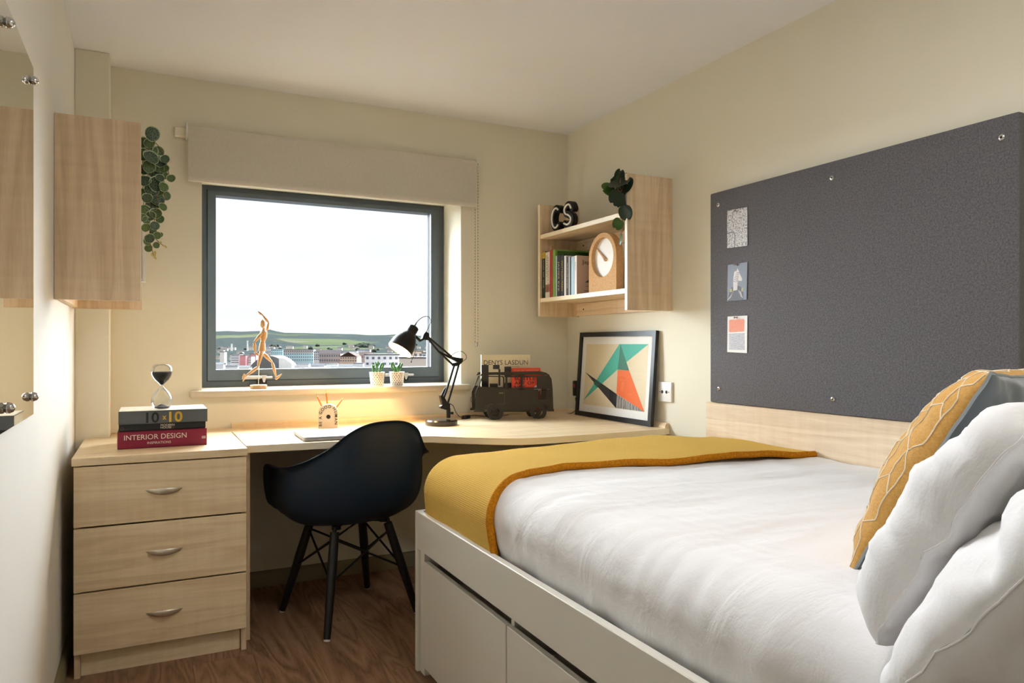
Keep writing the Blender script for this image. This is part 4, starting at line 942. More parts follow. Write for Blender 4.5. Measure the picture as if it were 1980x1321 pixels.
# ------------------------------------------------------------------ laptop and pencil holder
alu = plain('silver_aluminium', (176, 178, 182), 0.35, 0.7, vary=0.01)
lap = thing('laptop', (0.72, 3.03, 0.740), 'closed silver laptop on the desk behind the chair', 'laptop')
A, B, Cc = Vector((0.548, 2.905, 0)), Vector((0.553, 3.165, 0)), Vector((0.905, 2.885, 0))
def lslab(z0, z1, ins):
    q = [(A.x+ins, A.y+ins), (Cc.x-ins, Cc.y+ins), (Cc.x+0.006-ins, Cc.y+0.262-ins), (B.x+ins, B.y-ins)]
    poly = []
    for i in range(4):
        p0, p1, p2 = Vector(q[i-1]), Vector(q[i]), Vector(q[(i+1) % 4]); a = p1+(p0-p1).normalized()*0.010; b = p1+(p2-p1).normalized()*0.010
        for s in range(5): t_ = s/4; poly.append(tuple((a*(1-t_)+p1*t_)*(1-t_)+(p1*(1-t_)+b*t_)*t_))
    return MB().prism(poly, (0, 0, z0), (1, 0, 0), (0, 1, 0), (0, 0, z1-z0))
part('base', lslab(0.742, 0.7505, 0.001), alu, lap, ang=0.5); part('lid', lslab(0.7510, 0.7565, 0.0), alu, lap, ang=0.5)
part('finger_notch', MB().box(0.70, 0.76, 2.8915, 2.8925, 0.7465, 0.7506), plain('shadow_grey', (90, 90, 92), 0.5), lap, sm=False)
part('lid_emblem', MB().lathe([(0.0, 0), (0.016, 0), (0.016, 0.0003), (0.0, 0.0003)], 24, Matrix.Translation((0.728, 3.02, 0.7566)), cap=False), chrome, lap)
for xx in (0.57, 0.88):
    for yy in (2.92, 3.13): part('rubber_foot', MB().lathe([(0.006, 0), (0.006, 0.0018)], 12, Matrix.Translation((xx, yy, 0.7402))), black_p, lap)
ph = thing('pencil_holder', (0.741, 3.35, 0.7403), 'cream arched pencil holder with lettering around a black hole', 'pencil holder', rz=math.radians(-16))
HW, HH, HD = 0.0425, 0.108, 0.052
arch = [(-HW, 0), (HW, 0), (HW, HH-0.036)]+[(HW*math.cos(q*PI/16), HH-0.036+0.036*math.sin(q*PI/16)) for q in range(1, 16)]+[(-HW, HH-0.036)]
cer = plain('cream_ceramic', (226, 212, 186), 0.45, vary=0.02)
part('body', MB().prism(arch, (0, -HD/2, 0), (1, 0, 0), (0, 0, 1), (0, HD, 0)), cer, ph, local=True, ang=0.4)
part('hole', MB().lathe([(0, 0), (0.0095, 0), (0.0095, 0.0006), (0, 0.0006)], 24, along((0.002, -HD/2, 0.052), (0, -1, 0)), cap=False), blk, ph, local=True)
def arch_text(word, path):
    for chx, (px, pz, ang) in zip(word, path):
        if chx == ' ': continue
        a = math.radians(ang); ax = Vector((math.cos(a), 0, math.sin(a))); ay = Vector((-math.sin(a), 0, math.cos(a)))
        text('lettering', chx, 0.0185, Vector((px, -HD/2-0.0004, pz)), ax, ay, blk, ph, align='CENTER', bold=0.0003, local=True)
arch_text('BE A', [(-0.0270, 0.014, 90), (-0.0270, 0.0265, 90), (0, 0, 90), (-0.0270, 0.0475, 90)])
arch_text('GOOD', [(-0.0260, 0.068, 74), (-0.0190, 0.0805, 48), (-0.0075, 0.089, 22), (0.0075, 0.0915, -4)])
arch_text('HUMAN', [(0.0225, 0.0845, -58), (0.0285, 0.0715, -84), (0.0295, 0.0560, -90), (0.0295, 0.0395, -90), (0.0295, 0.0235, -90)])
pen_o = plain('orange_pencil_paint', (214, 124, 30), 0.4); pen_w = plain('pencil_wood', (222, 186, 140), 0.7); lead = plain('graphite', (60, 58, 58), 0.4)
Mh = WM[ph.name]
for i, (a, b, lab) in enumerate((((-0.012, 0.004, 0.06), (-0.0545, 0.012, 0.152), 'left-leaning orange pencil in the arched holder'), ((0.0, 0.004, 0.06), (-0.011, 0.012, 0.170), 'tallest upright orange pencil in the arched holder'), ((0.013, 0.004, 0.06), (0.068, 0.006, 0.138), 'right-leaning orange pencil in the arched holder'))):
    a, b = Mh @ Vector(a), Mh @ Vector(b); dr = (b-a).normalized(); L = (b-a).length
    t = thing('pencil', a, lab, 'pencil', 'pencils in the holder')
    part('barrel', MB().tube([a, b-dr*0.014], 0.0036, 6), pen_o, t, sm=False); part('sharpened_wood', MB().tube([b-dr*0.014, b-dr*0.004], [0.0034, 0.0012], 8), pen_w, t); part('lead', MB().tube([b-dr*0.004, b], [0.0012, 0.0003], 6), lead, t)

# ------------------------------------------------------------------ camper van magazine rack with books
vb = Vector((1.572, 3.325, 0.740)); va = Vector((0.974, -0.227, 0)).normalized(); vn = Vector((va.y, -va.x, 0)).normalized()   # vn points to the viewer
if vn.y > 0: vn = -vn
van = thing('magazine_rack', vb, 'dark metal magazine rack cut out as a camper van', 'magazine rack')
def vp(u, v):
    """pixel of the near side plate -> plate coordinates"""
    q = ray(u, v); s = (vb.dot(vn)-EYEV.dot(vn))/q.dot(vn); p = EYEV+q*s-vb; return (p.dot(va), p.z)
def vz(zx, zy): return vp(900+zx/9.437, 680+zy/9.436)
vm = plain('dark_bronze_metal', (50, 44, 34), 0.5, 0.3, vary=0.05)
VT = 0.004; DEPTH = 0.095
def vplate(name, pts, par, back=0.0, mat=vm, thick=VT):
    return part(name, MB().prism([vz(*p) for p in pts], vb-vn*back, va, (0, 0, 1), -vn*thick), mat, par, ang=0.3)
def side(back, lab):
    # lower body with wheel arches
    body = vplate('side_plate', [(180, 760), (205, 690), (240, 665), (700, 680), (705, 700), (720, 690), (1330, 695), (1330, 870), (1480, 870), (1480, 690), (1590, 690), (1605, 1030), (1600, 1090), (1500, 1090), (1480, 1000), (1430, 970), (1300, 970), (1230, 1010), (1190, 1075), (1170, 1100), (700, 1100), (690, 1050), (650, 1000), (550, 960), (420, 990), (360, 1060), (340, 1100), (160, 1098), (160, 1060), (185, 1050)], van, back)
    vplate('roof_rail', [(262, 450), (300, 392), (340, 380), (1370, 360), (1470, 385), (1540, 430), (1380, 432), (1370, 415), (700, 432), (560, 425), (330, 430)], van, back)
    vplate('windscreen_pillar', [(300, 455), (325, 455), (245, 640), (690, 655), (695, 680), (240, 668), (205, 690), (228, 650)], van, back)
    vplate('door_pillar', [(330, 440), (690, 445), (712, 480), (712, 680), (688, 680), (688, 490), (672, 462), (330, 462)], van, back)
    vplate('window_pillar', [(730, 440), (765, 440), (765, 690), (730, 690)], van, back)
    vplate('window_pillar', [(1005, 440), (1050, 440), (1050, 690), (1005, 690)], van, back)
    vplate('rear_quarter', [(1305, 440), (1530, 430), (1572, 500), (1592, 690), (1305, 680)], van, back)
    vplate('waist_rail', [(712, 660), (1305, 655), (1305, 682), (712, 685)], van, back)
    vplate('window_top_rail', [(712, 438), (1310, 440), (1310, 466), (712, 468)], van, back)
    for i in range(9): vplate('vent_slat', [(1330, 712+i*18), (1480, 712+i*18), (1480, 720+i*18), (1330, 720+i*18)], body, back)
    for cxw, cyw, rw, nme in ((545, 1105, 150, 'wheel'), (1335, 1100, 145, 'wheel')):
        ou = [vz(cxw+rw*math.cos(q*PI/16), cyw+rw*math.sin(q*PI/16)) for q in range(32)]; ir = rw*0.52
        inn = [vz(cxw+ir*math.cos(q*PI/16), cyw+ir*math.sin(q*PI/16)) for q in range(32)]
        zmin = min(z for _, z in ou); ou = [(x, z-zmin+0.0005 if z < 0 else z) for x, z in ou]
        wh = part('wheel', MB().ring_prism(ou, inn, vb-vn*(back-0.001), va, (0, 0, 1), -vn*(VT+0.002)), vm, van, ang=0.3)
        vplate('hub_cap', [(cxw+rw*0.36*math.cos(q*PI/8), cyw+rw*0.36*math.sin(q*PI/8)) for q in range(16)], wh, back)
        vplate('hub_spoke', [(cxw-14, cyw-rw*0.55), (cxw+14, cyw-rw*0.55), (cxw+14, cyw), (cxw-14, cyw)], wh, back)
    vplate('bumper', [(150, 1062), (250, 1062), (250, 1100), (150, 1100)], van, back-0.001); vplate('bumper', [(1500, 1050), (1615, 1050), (1615, 1092), (1500, 1092)], van, back-0.001)
    part('headlamp_ring', MB().tube([vb-vn*back+va*vz(180+22*math.cos(q*PI/8), 900+52*math.sin(q*PI/8))[0]+Vector((0, 0, vz(180+22*math.cos(q*PI/8), 900+52*math.sin(q*PI/8))[1])) for q in range(16)], 0.0012, 6, closed=True), vm, van)
    part('door_handle', MB().prism([vz(610, 745), vz(690, 745), vz(690, 765), vz(610, 765)], vb-vn*(back-0.002), va, (0, 0, 1), vn*0.002), plain('polished_edge_metal', (120, 112, 98), 0.3, 0.8), van, sm=False)
side(0.0, 'near'); side(DEPTH, 'far')
xa, xb = vz(330, 1090)[0], vz(1500, 1090)[0]
part('floor_plate', MB().prism([(xa, vz(700, 1098)[1]-0.001), (xb, vz(700, 1098)[1]-0.001), (xb, vz(700, 1098)[1]+0.003), (xa, vz(700, 1098)[1]+0.003)], vb, va, (0, 0, 1), -vn*DEPTH), vm, van, sm=False)
line = plain('polished_edge_metal', (120, 112, 98), 0.3, 0.8)
part('door_outline', MB().strip([vb+va*x_+Vector((0, 0, z_))+vn*0.0003 for x_, z_ in [vz(*q) for q in ((360, 1015), (390, 980), (450, 962), (712, 958), (712, 700))]], 0.0012, vn, 0.0003), line, van, sm=False)
zf = vb.z+vz(700, 1098)[1]+0.0035
def standing_book(label, zx0, zx1, ztop_px, front, thick, cover, group):
    x0, x1 = vz(zx0, 700)[0], vz(zx1, 700)[0]; top = vz(700, ztop_px)[1]+vb.z
    o = vb+va*x0-vn*front; o.z = zf; t = thing('book', o, label, 'book', group); Wd = x1-x0; H = top-zf
    M = frame(o, va, Vector((0, 0, 1)), vn)
    part('pages', MB().box(0.003, Wd-0.002, 0.002, H-0.003, -thick+0.002, -0.002, m=M), paper, t, sm=False)
    part('cover', MB().box(0, Wd, 0, H, -0.002, 0, m=M).box(0, Wd, 0, H, -thick, -thick+0.002, m=M).box(0, 0.002, 0, H, -thick, 0, m=M), cover, t, sm=False)
    return t, M, Wd, H
RG = 'books standing in the camper van rack'
t, M, Wd, H = standing_book('cream architecture book standing tall in the van rack', 335, 1235, 62, 0.060, 0.024, plain('cream_book_cover', (214, 202, 170), 0.5), RG)
E3 = lambda x, z, l=0.0: M @ Vector((x, z, l))
pxm = Wd/900.0
text('title_lettering', 'DENYS LASDUN', 0.034, E3(0.012, H-0.051), va, (0, 0, 1), blk, t, width=Wd-0.024)
text('subtitle_lettering', 'architecture, city, landscape', 0.0065, E3(Wd*0.48, H-0.0625), va, (0, 0, 1), blk, t, width=Wd*0.3)
dk = plain('charcoal_print', (44, 42, 40), 0.5); lt = plain('pale_concrete_print', (196, 186, 158), 0.5, vary=0.15, scale=60)
for (a, b, c_, d_) in ((0, 130, 250, 700), (210, 330, 250, 330), (310, 345, 330, 640), (420, 545, 285, 470), (0, 130, 560, 720), (150, 300, 600, 690), (420, 560, 590, 700)):
    s = 1/9.437*(Wd*9.437/900)
    zz1, zz0 = H-(c_-62)*H/(1100-62), H-(d_-62)*H/(1100-62)
    part('cover_print', MB().box(a*s, b*s, zz0, zz1, 0.0001, 0.0004, m=M), dk, t, sm=False)
part('cover_print', MB().box(0.004, Wd-0.004, 0.004, H*0.42, 0.00005, 0.0002, m=M), plain('grey_photo_print', (120, 114, 102), 0.5, vary=0.3, scale=30), t, sm=False)
t, M, Wd, H = standing_book('orange red paperback standing in front in the van rack', 868, 1385, 305, 0.016, 0.022, plain('orange_red_cover', (226, 66, 30), 0.5, vary=0.02), RG)
E3 = lambda x, z, l=0.0: M @ Vector((x, z, l))
for i, (s_, wd) in enumerate((('THE', 0.055), ('SUBTLE', 0.110), ('ART OF', 0.106), ('NOT', 0.060))):
    text('title_lettering', s_, 0.0255, E3(0.011, H-0.0400-0.0222*i), va, (0, 0, 1), blk, t, width=wd, bold=0.0004)
text('strapline_lettering', '#1 NEW YORK TIMES BESTSELLER', 0.006, E3(0.010, H-0.0145), va, (0, 0, 1), ttl, t, width=Wd-0.02)
part('cover_badge', MB().prism([(0.017*math.cos(q*PI/12), 0.017*math.sin(q*PI/12)) for q in range(24)], E3(Wd-0.018, H-0.105, 0.0002), va, (0, 0, 1), vn*0.0003), plain('grey_badge', (206, 204, 204), 0.5), t, sm=False)

# ------------------------------------------------------------------ framed geometric print leaning on the right wall
fb0, ft0 = 2.066, 2.098   # x of lower and upper front edges
pf = thing('framed_print', (2.08, 3.04, 0.742), 'black framed abstract print of teal, orange and charcoal shards', 'picture')
fo = Vector((fb0, 3.372, 0.742)); fx = Vector((0, -1, 0)); FH = 0.442
fy = Vector((ft0-fb0, 0, FH)).normalized(); FHl = math.hypot(ft0-fb0, FH); FW = 0.660; fn_ = fx.cross(fy)
if fn_.x > 0: fn_ = -fn_
ou = [(0, 0), (FW, 0), (FW, FHl), (0, FHl)]; bw = 0.024
inn = [(bw, bw), (FW-bw, bw), (FW-bw, FHl-bw), (bw, FHl-bw)]
part('frame', MB().ring_prism(ou, inn, fo, fx, fy, -fn_*0.018), plain('black_frame_lacquer', (16, 16, 17), 0.35), pf, sm=False)
part('backing', MB().prism(inn, fo-fn_*0.014, fx, fy, -fn_*0.003), plain('brown_board', (120, 96, 70), 0.8), pf, sm=False)
def fpart(name, pts, lift, mat):
    return part(name, MB().prism(pts, fo-fn_*(0.010-lift), fx, fy, fn_*0.0003), mat, pf, sm=False)
fpart('mount', inn, 0.0, plain('white_mount', (240, 238, 232), 0.6, vary=0.0))
# print rectangle corners in the photo
def fq(zx, zy):
    """pixel of the photo crop -> frame coordinates, by intersecting the real print plane"""
    u, v = 900+zx/4.714, 630+zy/4.714; o = fo-fn_*0.010; q = ray(u, v); s = (o-EYEV).dot(fn_)/q.dot(fn_); p = EYEV+q*s-o; return (p.dot(fx), p.dot(fy))
quad = [fq(1050, 755), fq(1595, 842), fq(1662, 125), fq(1112, 127)]
x0, x1 = sum(q[0] for q in (quad[0], quad[3]))/2, sum(q[0] for q in (quad[1], quad[2]))/2
y0, y1 = sum(q[1] for q in (quad[0], quad[1]))/2, sum(q[1] for q in (quad[2], quad[3]))/2
x0, x1, y0, y1 = 0.062, FW-0.062, 0.062, FHl-0.062
def nrm(zx, zy):
    """bilinear position inside the print rectangle"""
    a, b, c_, d_ = (1052, 752), (1595, 842), (1662, 125), (1112, 127)
    s, t_ = 0.5, 0.5
    for _ in range(12):
        px = (1-t_)*((1-s)*a[0]+s*b[0])+t_*((1-s)*d_[0]+s*c_[0])-zx; py = (1-t_)*((1-s)*a[1]+s*b[1])+t_*((1-s)*d_[1]+s*c_[1])-zy
        jx = (1-t_)*(b[0]-a[0])+t_*(c_[0]-d_[0]); jy = (1-t_)*(b[1]-a[1])+t_*(c_[1]-d_[1])
        kx = (1-s)*(d_[0]-a[0])+s*(c_[0]-b[0]); ky = (1-s)*(d_[1]-a[1])+s*(c_[1]-b[1])
        de = jx*ky-jy*kx; s -= (px*ky-py*kx)/de; t_ -= (jx*py-jy*px)/de
    s, t_ = max(0, min(1, s)), max(0, min(1, t_)); return (x0+(x1-x0)*s, y0+(y1-y0)*t_)
fpart('print_ground', [(x0, y0), (x1, y0), (x1, y1), (x0, y1)], 0.0004, plain('cream_print_ground', (228, 212, 178), 0.6, vary=0.02))
teal = plain('teal_print', (70, 184, 164), 0.6, vary=0.02); dteal = plain('deep_teal_print', (58, 128, 112), 0.6, vary=0.02); orn = plain('orange_print', (240, 112, 44), 0.6, vary=0.03); chc = plain('charcoal_shard_print', (38, 36, 36), 0.6); shd_ = plain('dark_teal_print', (32, 92, 84), 0.6)
fpart('print_shard', [nrm(*p) for p in ((1420, 127), (1662, 127), (1480, 310), (1395, 392), (1058, 712))], 0.0008, teal)
fpart('print_shard', [nrm(*p) for p in ((1430, 127), (1492, 405), (1394, 395))], 0.0012, dteal)
fpart('print_shard', [nrm(*p) for p in ((1394, 398), (1492, 405), (1594, 838), (1372, 652))], 0.0012, orn)
fpart('print_shard', [nrm(*p) for p in ((1085, 418), (1372, 652), (1360, 800))], 0.0012, chc)
fpart('print_shard', [nrm(*p) for p in ((1188, 500), (1235, 540), (1200, 582), (1165, 538))], 0.0016, shd_)
k = N('hatched_print'); wv_ = k.n('TexWave', wave_type='BANDS', bands_direction='Y'); wv_.inputs['Scale'].default_value = 28; wv_.inputs['Distortion'].default_value = 3.0; wv_.inputs['Detail'].default_value = 2; wv_.inputs['Detail Scale'].default_value = 2
k.l(k.coord((1, 1, 0.25)), wv_.inputs['Vector']); k.l(k.ramp(wv_.outputs['Fac'], [(0.45, lin((60, 58, 58))), (0.6, lin((200, 196, 188)))]), k.b.inputs['Base Color'])
fpart('print_shard', [nrm(*p) for p in ((1372, 655), (1594, 838), (1360, 800))], 0.0012, k.m)
for a, b in (((1120, 135), (1635, 412)), ((1090, 378), (1635, 412))):
    a, b = nrm(*a), nrm(*b); W3 = lambda q: fo-fn_*(0.010-0.0006)+fx*q[0]+fy*q[1]
    part('print_line', MB().strip([W3(a), W3(b)], 0.0012, fn_, 0.0001), plain('brown_line_print', (110, 96, 78), 0.6), pf, sm=False)
part('glazing', MB().prism(inn, fo-fn_*0.006, fx, fy, fn_*0.0015), glass_thin('picture_glass', refl=0.03), pf, sm=False)

# ------------------------------------------------------------------ wooden artist's mannequin on the sill
MY = 3.585; man = thing('artist_mannequin', aty(500, 753, MY), 'jointed wooden artist mannequin running on a round base', 'mannequin')
zs = 0.9135; bc = aty(500, 749, MY); bc.z = zs; man.location = bc; WM[man.name] = Matrix.Translation(bc)
mw = wood('pale_beech', (170, 130, 88), (192, 152, 106), 'z', 0.5)
Q = lambda zx, zy, dy=0.0: aty(400+zx/8.25, 600+zy/8.25, MY+dy)
part('base', MB().lathe([(0.036, 0), (0.0385, 0.003), (0.0385, 0.014), (0.036, 0.017), (0, 0.017)], 40, Matrix.Translation(bc), cap=False).box(bc.x-0.001, bc.x+0.001, bc.y-0.001, bc.y+0.001, zs, zs+0.001), mw, man)
part('rod', MB().tube([(bc.x, bc.y+0.006, zs+0.015), Q(838, 600, 0.006)], 0.0018, 8), steel, man)
def limb(name, a, b, r0, r1, r2, par=man):
    a, b = Vector(a), Vector(b); return part(name, MB().tube([a, a.lerp(b, 0.12), a.lerp(b, 0.4), a.lerp(b, 0.8), b], [r0*0.6, r0, r1, r2, r2*0.7], 12), mw, par)
hd = part('head', MB().sphere(Q(892, 215), 0.0195, 18, 14, (0.62, 0.68, 1.05)), mw, man)
part('neck', MB().tube([Q(905, 285), Q(908, 325)], [0.0065, 0.0075], 12), mw, man)
part('chest', MB().tube([Q(905, 318), Q(905, 345), Q(905, 420), Q(893, 478), Q(892, 490)], [0.008, 0.0165, 0.0155, 0.0125, 0.010], 16), mw, man)
part('waist', MB().sphere(Q(890, 505), 0.0115, 14, 10), mw, man)
part('pelvis', MB().tube([Q(888, 520), Q(886, 545), Q(880, 640), Q(880, 652)], [0.0115, 0.0135, 0.0165, 0.015], 16), mw, man)
limb('upper_arm', Q(885, 362, -0.014), Q(755, 510, -0.016), 0.0072, 0.0080, 0.0058); limb('forearm', Q(755, 515, -0.016), Q(770, 672, -0.018), 0.0062, 0.0075, 0.0050)
part('hand', MB().tube([Q(770, 675, -0.018), Q(790, 692, -0.018), Q(815, 712, -0.018), Q(828, 722, -0.018)], [0.004, 0.0066, 0.005, 0.002], 10), mw, man)
limb('upper_arm', Q(955, 325, 0.016), Q(985, 200, 0.018), 0.0058, 0.0064, 0.0052); limb('forearm', Q(985, 195, 0.018), Q(885, 72, 0.016), 0.0056, 0.0068, 0.0044)
part('hand', MB().tube([Q(885, 70, 0.016), Q(860, 55, 0.016), Q(838, 35, 0.016), Q(818, 15, 0.016)], [0.0036, 0.006, 0.0046, 0.0015], 10), mw, man)
limb('thigh', Q(875, 655, -0.006), Q(818, 890, -0.008), 0.0085, 0.0098, 0.0066); limb('shin', Q(815, 905, -0.008), Q(610, 1060, -0.010), 0.0068, 0.0078, 0.0046)
part('foot', MB().tube([Q(598, 1015, -0.010), Q(592, 1060, -0.010), Q(590, 1100, -0.010), Q(575, 1138, -0.010)], [0.004, 0.0062, 0.005, 0.0022], 10), mw, man)
limb('thigh', Q(905, 690, 0.008), Q(1040, 830, 0.010), 0.0082, 0.0095, 0.0062); limb('shin', Q(1045, 835, 0.010), Q(1105, 1075, 0.010), 0.0066, 0.0076, 0.0046)
part('foot', MB().tube([Q(1095, 1105, 0.010), Q(1115, 1085, 0.010), Q(1155, 1050, 0.010), Q(1195, 1018, 0.010)], [0.0045, 0.0062, 0.0048, 0.002], 10), mw, man)

# ------------------------------------------------------------------ two cacti in spotted pots
potm = plain('white_glazed_pot', (240, 234, 224), 0.4, vary=0.01); soil = plain('pale_gravel', (206, 190, 160), 0.9, vary=0.4, scale=400)
cact = leafmat('cactus_green', (46, 104, 48), (84, 140, 70), 70)
def cactus_pot(u, stems, label):
    p = aty(u, 746.5, 3.555); p.z = zs; t = thing('potted_cactus', p, label, 'plant', 'cacti on the window sill')
    po = part('pot', MB().lathe([(0.0, 0), (0.030, 0), (0.0315, 0.003), (0.038, 0.067), (0.038, 0.069), (0.035, 0.069), (0.0345, 0.058), (0, 0.058)], 36, Matrix.Translation(p), cap=False), potm, t)
    tri = MB()
    for j in range(7):
        z = 0.006+j*0.0088; r = 0.0315+(z-0.003)/0.064*0.0065+0.0003; n = 17
        for i in range(n):
            a = 2*PI*(i+0.5*(j % 2)+0.15*r2.uniform(-1, 1))/n; hw = 0.0029/r
            tri.add([p+Vector((r*math.cos(a-hw), r*math.sin(a-hw), z)), p+Vector((r*math.cos(a+hw), r*math.sin(a+hw), z)), p+Vector(((r+0.0005)*math.cos(a), (r+0.0005)*math.sin(a), z+0.0062))], [(0, 1, 2)])
    q = part('printed_triangles', tri, blk, po, sm=False, fix=False); q['kind'] = 'stuff'
    part('gravel', MB().lathe([(0.0345, 0.0585), (0.034, 0.064), (0.0, 0.0655)], 24, Matrix.Translation(p), cap=False), soil, t)
    for pts in stems:
        w3 = [p+Vector((a, d_, 0.060+b)) for a, d_, b in pts]; w3 = catmull(w3, 4); n = len(w3)
        part('stem', MB().tube(w3, [0.0046*(0.85+0.35*math.sin(PI*min(1, (i/(n-1))*0.9+0.1)))*(1 if i < n-1 else 0.4) for i in range(n)], 9), cact, t)
S1 = [[(-0.013, 0, 0), (-0.020, 0, 0.02), (-0.022, 0, 0.048)], [(-0.004, -0.006, 0), (-0.003, -0.006, 0.03), (-0.010, -0.006, 0.060)], [(0.001, 0.004, 0), (0.0, 0.004, 0.028), (-0.002, 0.004, 0.042)], [(0.0, 0.006, 0.03), (0.006, 0.006, 0.045), (0.006, 0.006, 0.064)], [(0.014, 0, 0), (0.017, 0, 0.03), (0.027, 0, 0.056)], [(0.02, 0.006, 0.02), (0.031, 0.006, 0.034), (0.034, 0.006, 0.055)], [(-0.012, 0.008, 0), (-0.014, 0.008, 0.026), (-0.012, 0.008, 0.044)]]
S2 = [[(-0.010, 0, 0), (-0.011, 0, 0.025), (-0.022, 0, 0.060)], [(-0.012, 0.006, 0.018), (-0.024, 0.006, 0.032), (-0.025, 0.006, 0.056)], [(0.0, -0.006, 0), (0.002, -0.006, 0.026), (0.005, -0.006, 0.040)], [(0.008, 0.004, 0), (0.011, 0.004, 0.03), (0.019, 0.004, 0.054)], [(0.013, 0.008, 0.014), (0.024, 0.008, 0.034), (0.032, 0.008, 0.052)], [(-0.002, 0.01, 0), (-0.003, 0.01, 0.022), (-0.001, 0.01, 0.034)]]
cactus_pot(729, S1, 'finger cactus in a triangle-spotted pot, the left of the pair')
cactus_pot(767.5, S2, 'finger cactus in a triangle-spotted pot, nearest the lamp')

# ------------------------------------------------------------------ shelf books, clock, sign, plants
SB = 'books on the corner wall shelf'
def shelf_book(label, u0, u1, ztop, deep, cover, title=None, tcol=None, tsz=0.010, two=None, fu=1.0):
    xs = SX+0.012; ya, yb = atx(u1, 520, xs).y+0.0006, atx(u0, 520, xs).y-0.0004; z0 = 1.3653
    t = thing('book', (xs+deep/2, (ya+yb)/2, z0), label, 'book', SB)
    part('pages', MB().box(xs+0.003, xs+deep-0.002, ya+0.0015, yb-0.0015, z0+0.002, ztop-0.003), paper, t, sm=False)
    part('cover', MB().box(xs, xs+deep, ya, ya+0.0016, z0, ztop).box(xs, xs+deep, yb-0.0016, yb, z0, ztop).box(xs, xs+0.002, ya, yb, z0, ztop, 0.0006), cover, t, sm=False)
    if title:
        text('spine_lettering', title, tsz, (xs-0.0003, (ya+yb)/2+tsz*0.34, ztop-0.03), (0, 0, -1), (0, -1, 0), tcol or ttl, t, width=(ztop-1.365)*0.66*fu)
    return t, xs, ya, yb, z0
t, *_ = shelf_book('dark green book with a yellow flower patch, first on the shelf', 1048, 1054.2, 1.612, 0.14, plain('dark_green_cover', (24, 46, 36), 0.5), 'LAND OF THE', ttl, 0.012)
_, xs, ya, yb, z0 = (t, *_)
part('spine_print', MB().box(xs-0.0004, xs, ya, yb, 1.575, 1.610), plain('yellow_flower_print', (196, 168, 40), 0.6, vary=0.4, scale=120), t, sm=False)
t, xs, ya, yb, z0 = shelf_book('cream book about modern Britain with a brown picture on its spine', 1054.4, 1063.2, 1.606, 0.15, plain('cream_spine', (222, 214, 196), 0.5), 'MODERN III', plain('brown_lettering', (120, 92, 80), 0.5), 0.015, fu=0.95)
for q in t.children:
    if q.name.startswith('spine_lettering'): q.location.y -= 0.0055
text('spine_lettering', 'BRITAIN', 0.015, (xs-0.0003, (ya+yb)/2+0.0125, 1.588), (0, 0, -1), (0, -1, 0), plain('brown_lettering', (120, 92, 80), 0.5), t, width=0.11)
part('spine_print', MB().box(xs-0.0004, xs, ya+0.002, yb-0.002, 1.395, 1.435), plain('brown_photo_print', (140, 96, 76), 0.6, vary=0.5, scale=60), t, sm=False)
shelf_book('slim red book with white lettering on the shelf', 1063.5, 1068.3, 1.612, 0.14, plain('red_cover', (190, 44, 54), 0.45), fu=0.7)
t, xs, ya, yb, z0 = shelf_book('large light green book, tallest and deepest on the shelf', 1068.5, 1074.0, 1.611, 0.205, plain('lime_green_cover', (128, 176, 84), 0.5), 'urban style', plain('dark_green_lettering', (40, 84, 36), 0.5), 0.012, fu=0.7)
part('cover_print', MB().box(xs+0.012, xs+0.200, ya-0.0004, ya, 1.372, 1.604), plain('deep_green_print', (44, 88, 28), 0.5, vary=0.1, scale=20), t, sm=False)
t, xs, ya, yb, z0 = shelf_book('thin pale blue book next to the green one', 1074.2, 1077.2, 1.576, 0.12, plain('pale_blue_cover', (186, 200, 214), 0.5))
shelf_book('black book with short gold lettering', 1077.4, 1083.4, 1.575, 0.125, plain('black_spine', (34, 34, 38), 0.45), 'JAMES EYE', plain('cream_gold_lettering', (226, 206, 150), 0.4), 0.016, fu=1.1)
shelf_book('black book with long gold lettering', 1083.6, 1090.6, 1.573, 0.125, plain('black_spine', (34, 34, 38), 0.45), 'MATTISON MARN', gold, 0.020, fu=1.1)
shelf_book('white paperback between the black books', 1090.9, 1094.8, 1.567, 0.13, plain('white_spine', (232, 228, 222), 0.5))
shelf_book('dark book with small white lettering', 1095, 1099.2, 1.560, 0.11, plain('charcoal_spine', (58, 54, 54), 0.5), 'THE PATH FOR THE MIND', ttl, 0.008)
shelf_book('narrow white book beside the dark lettered one', 1099.4, 1101.6, 1.558, 0.12, plain('white_spine', (232, 228, 222), 0.5))
shelf_book('narrow navy book beside the light blue one', 1101.8, 1104.0, 1.556, 0.12, plain('navy_spine', (40, 48, 70), 0.5))
shelf_book('light blue book near the cork clock', 1104.2, 1110.0, 1.554, 0.12, plain('sky_blue_spine', (176, 206, 222), 0.5))
t, xs, ya, yb, z0 = shelf_book('white-spined book with a pinkish Japon cover beside the clock', 1110.3, 1115.4, 1.556, 0.15, plain('white_spine', (232, 228, 222), 0.5), 'Japon', plain('grey_lettering', (110, 110, 108), 0.5), 0.010, fu=0.35)
part('cover_print', MB().box(xs+0.001, xs+0.149, ya-0.0005, ya, 1.366, 1.555), plain('pinkish_taupe_print', (196, 168, 148), 0.5, vary=0.02), t, sm=False)
text('title_lettering', 'Japon', 0.026, (xs+0.030, ya-0.0006, 1.517), (1, 0, 0), (0, 0, 1), blk, t, width=0.085)
part('cover_print', MB().prism([(0, 0), (0.085, 0), (0.085, 0.06), (0.075, 0.072), (0.06, 0.05), (0.05, 0.035), (0.03, 0.018)], (xs+0.045, ya-0.0006, 1.425), (1, 0, 0), (0, 0, 1), (0, -0.0002, 0)), plain('indigo_wave_print', (60, 84, 100), 0.5, vary=0.3, scale=40), t, sm=False)
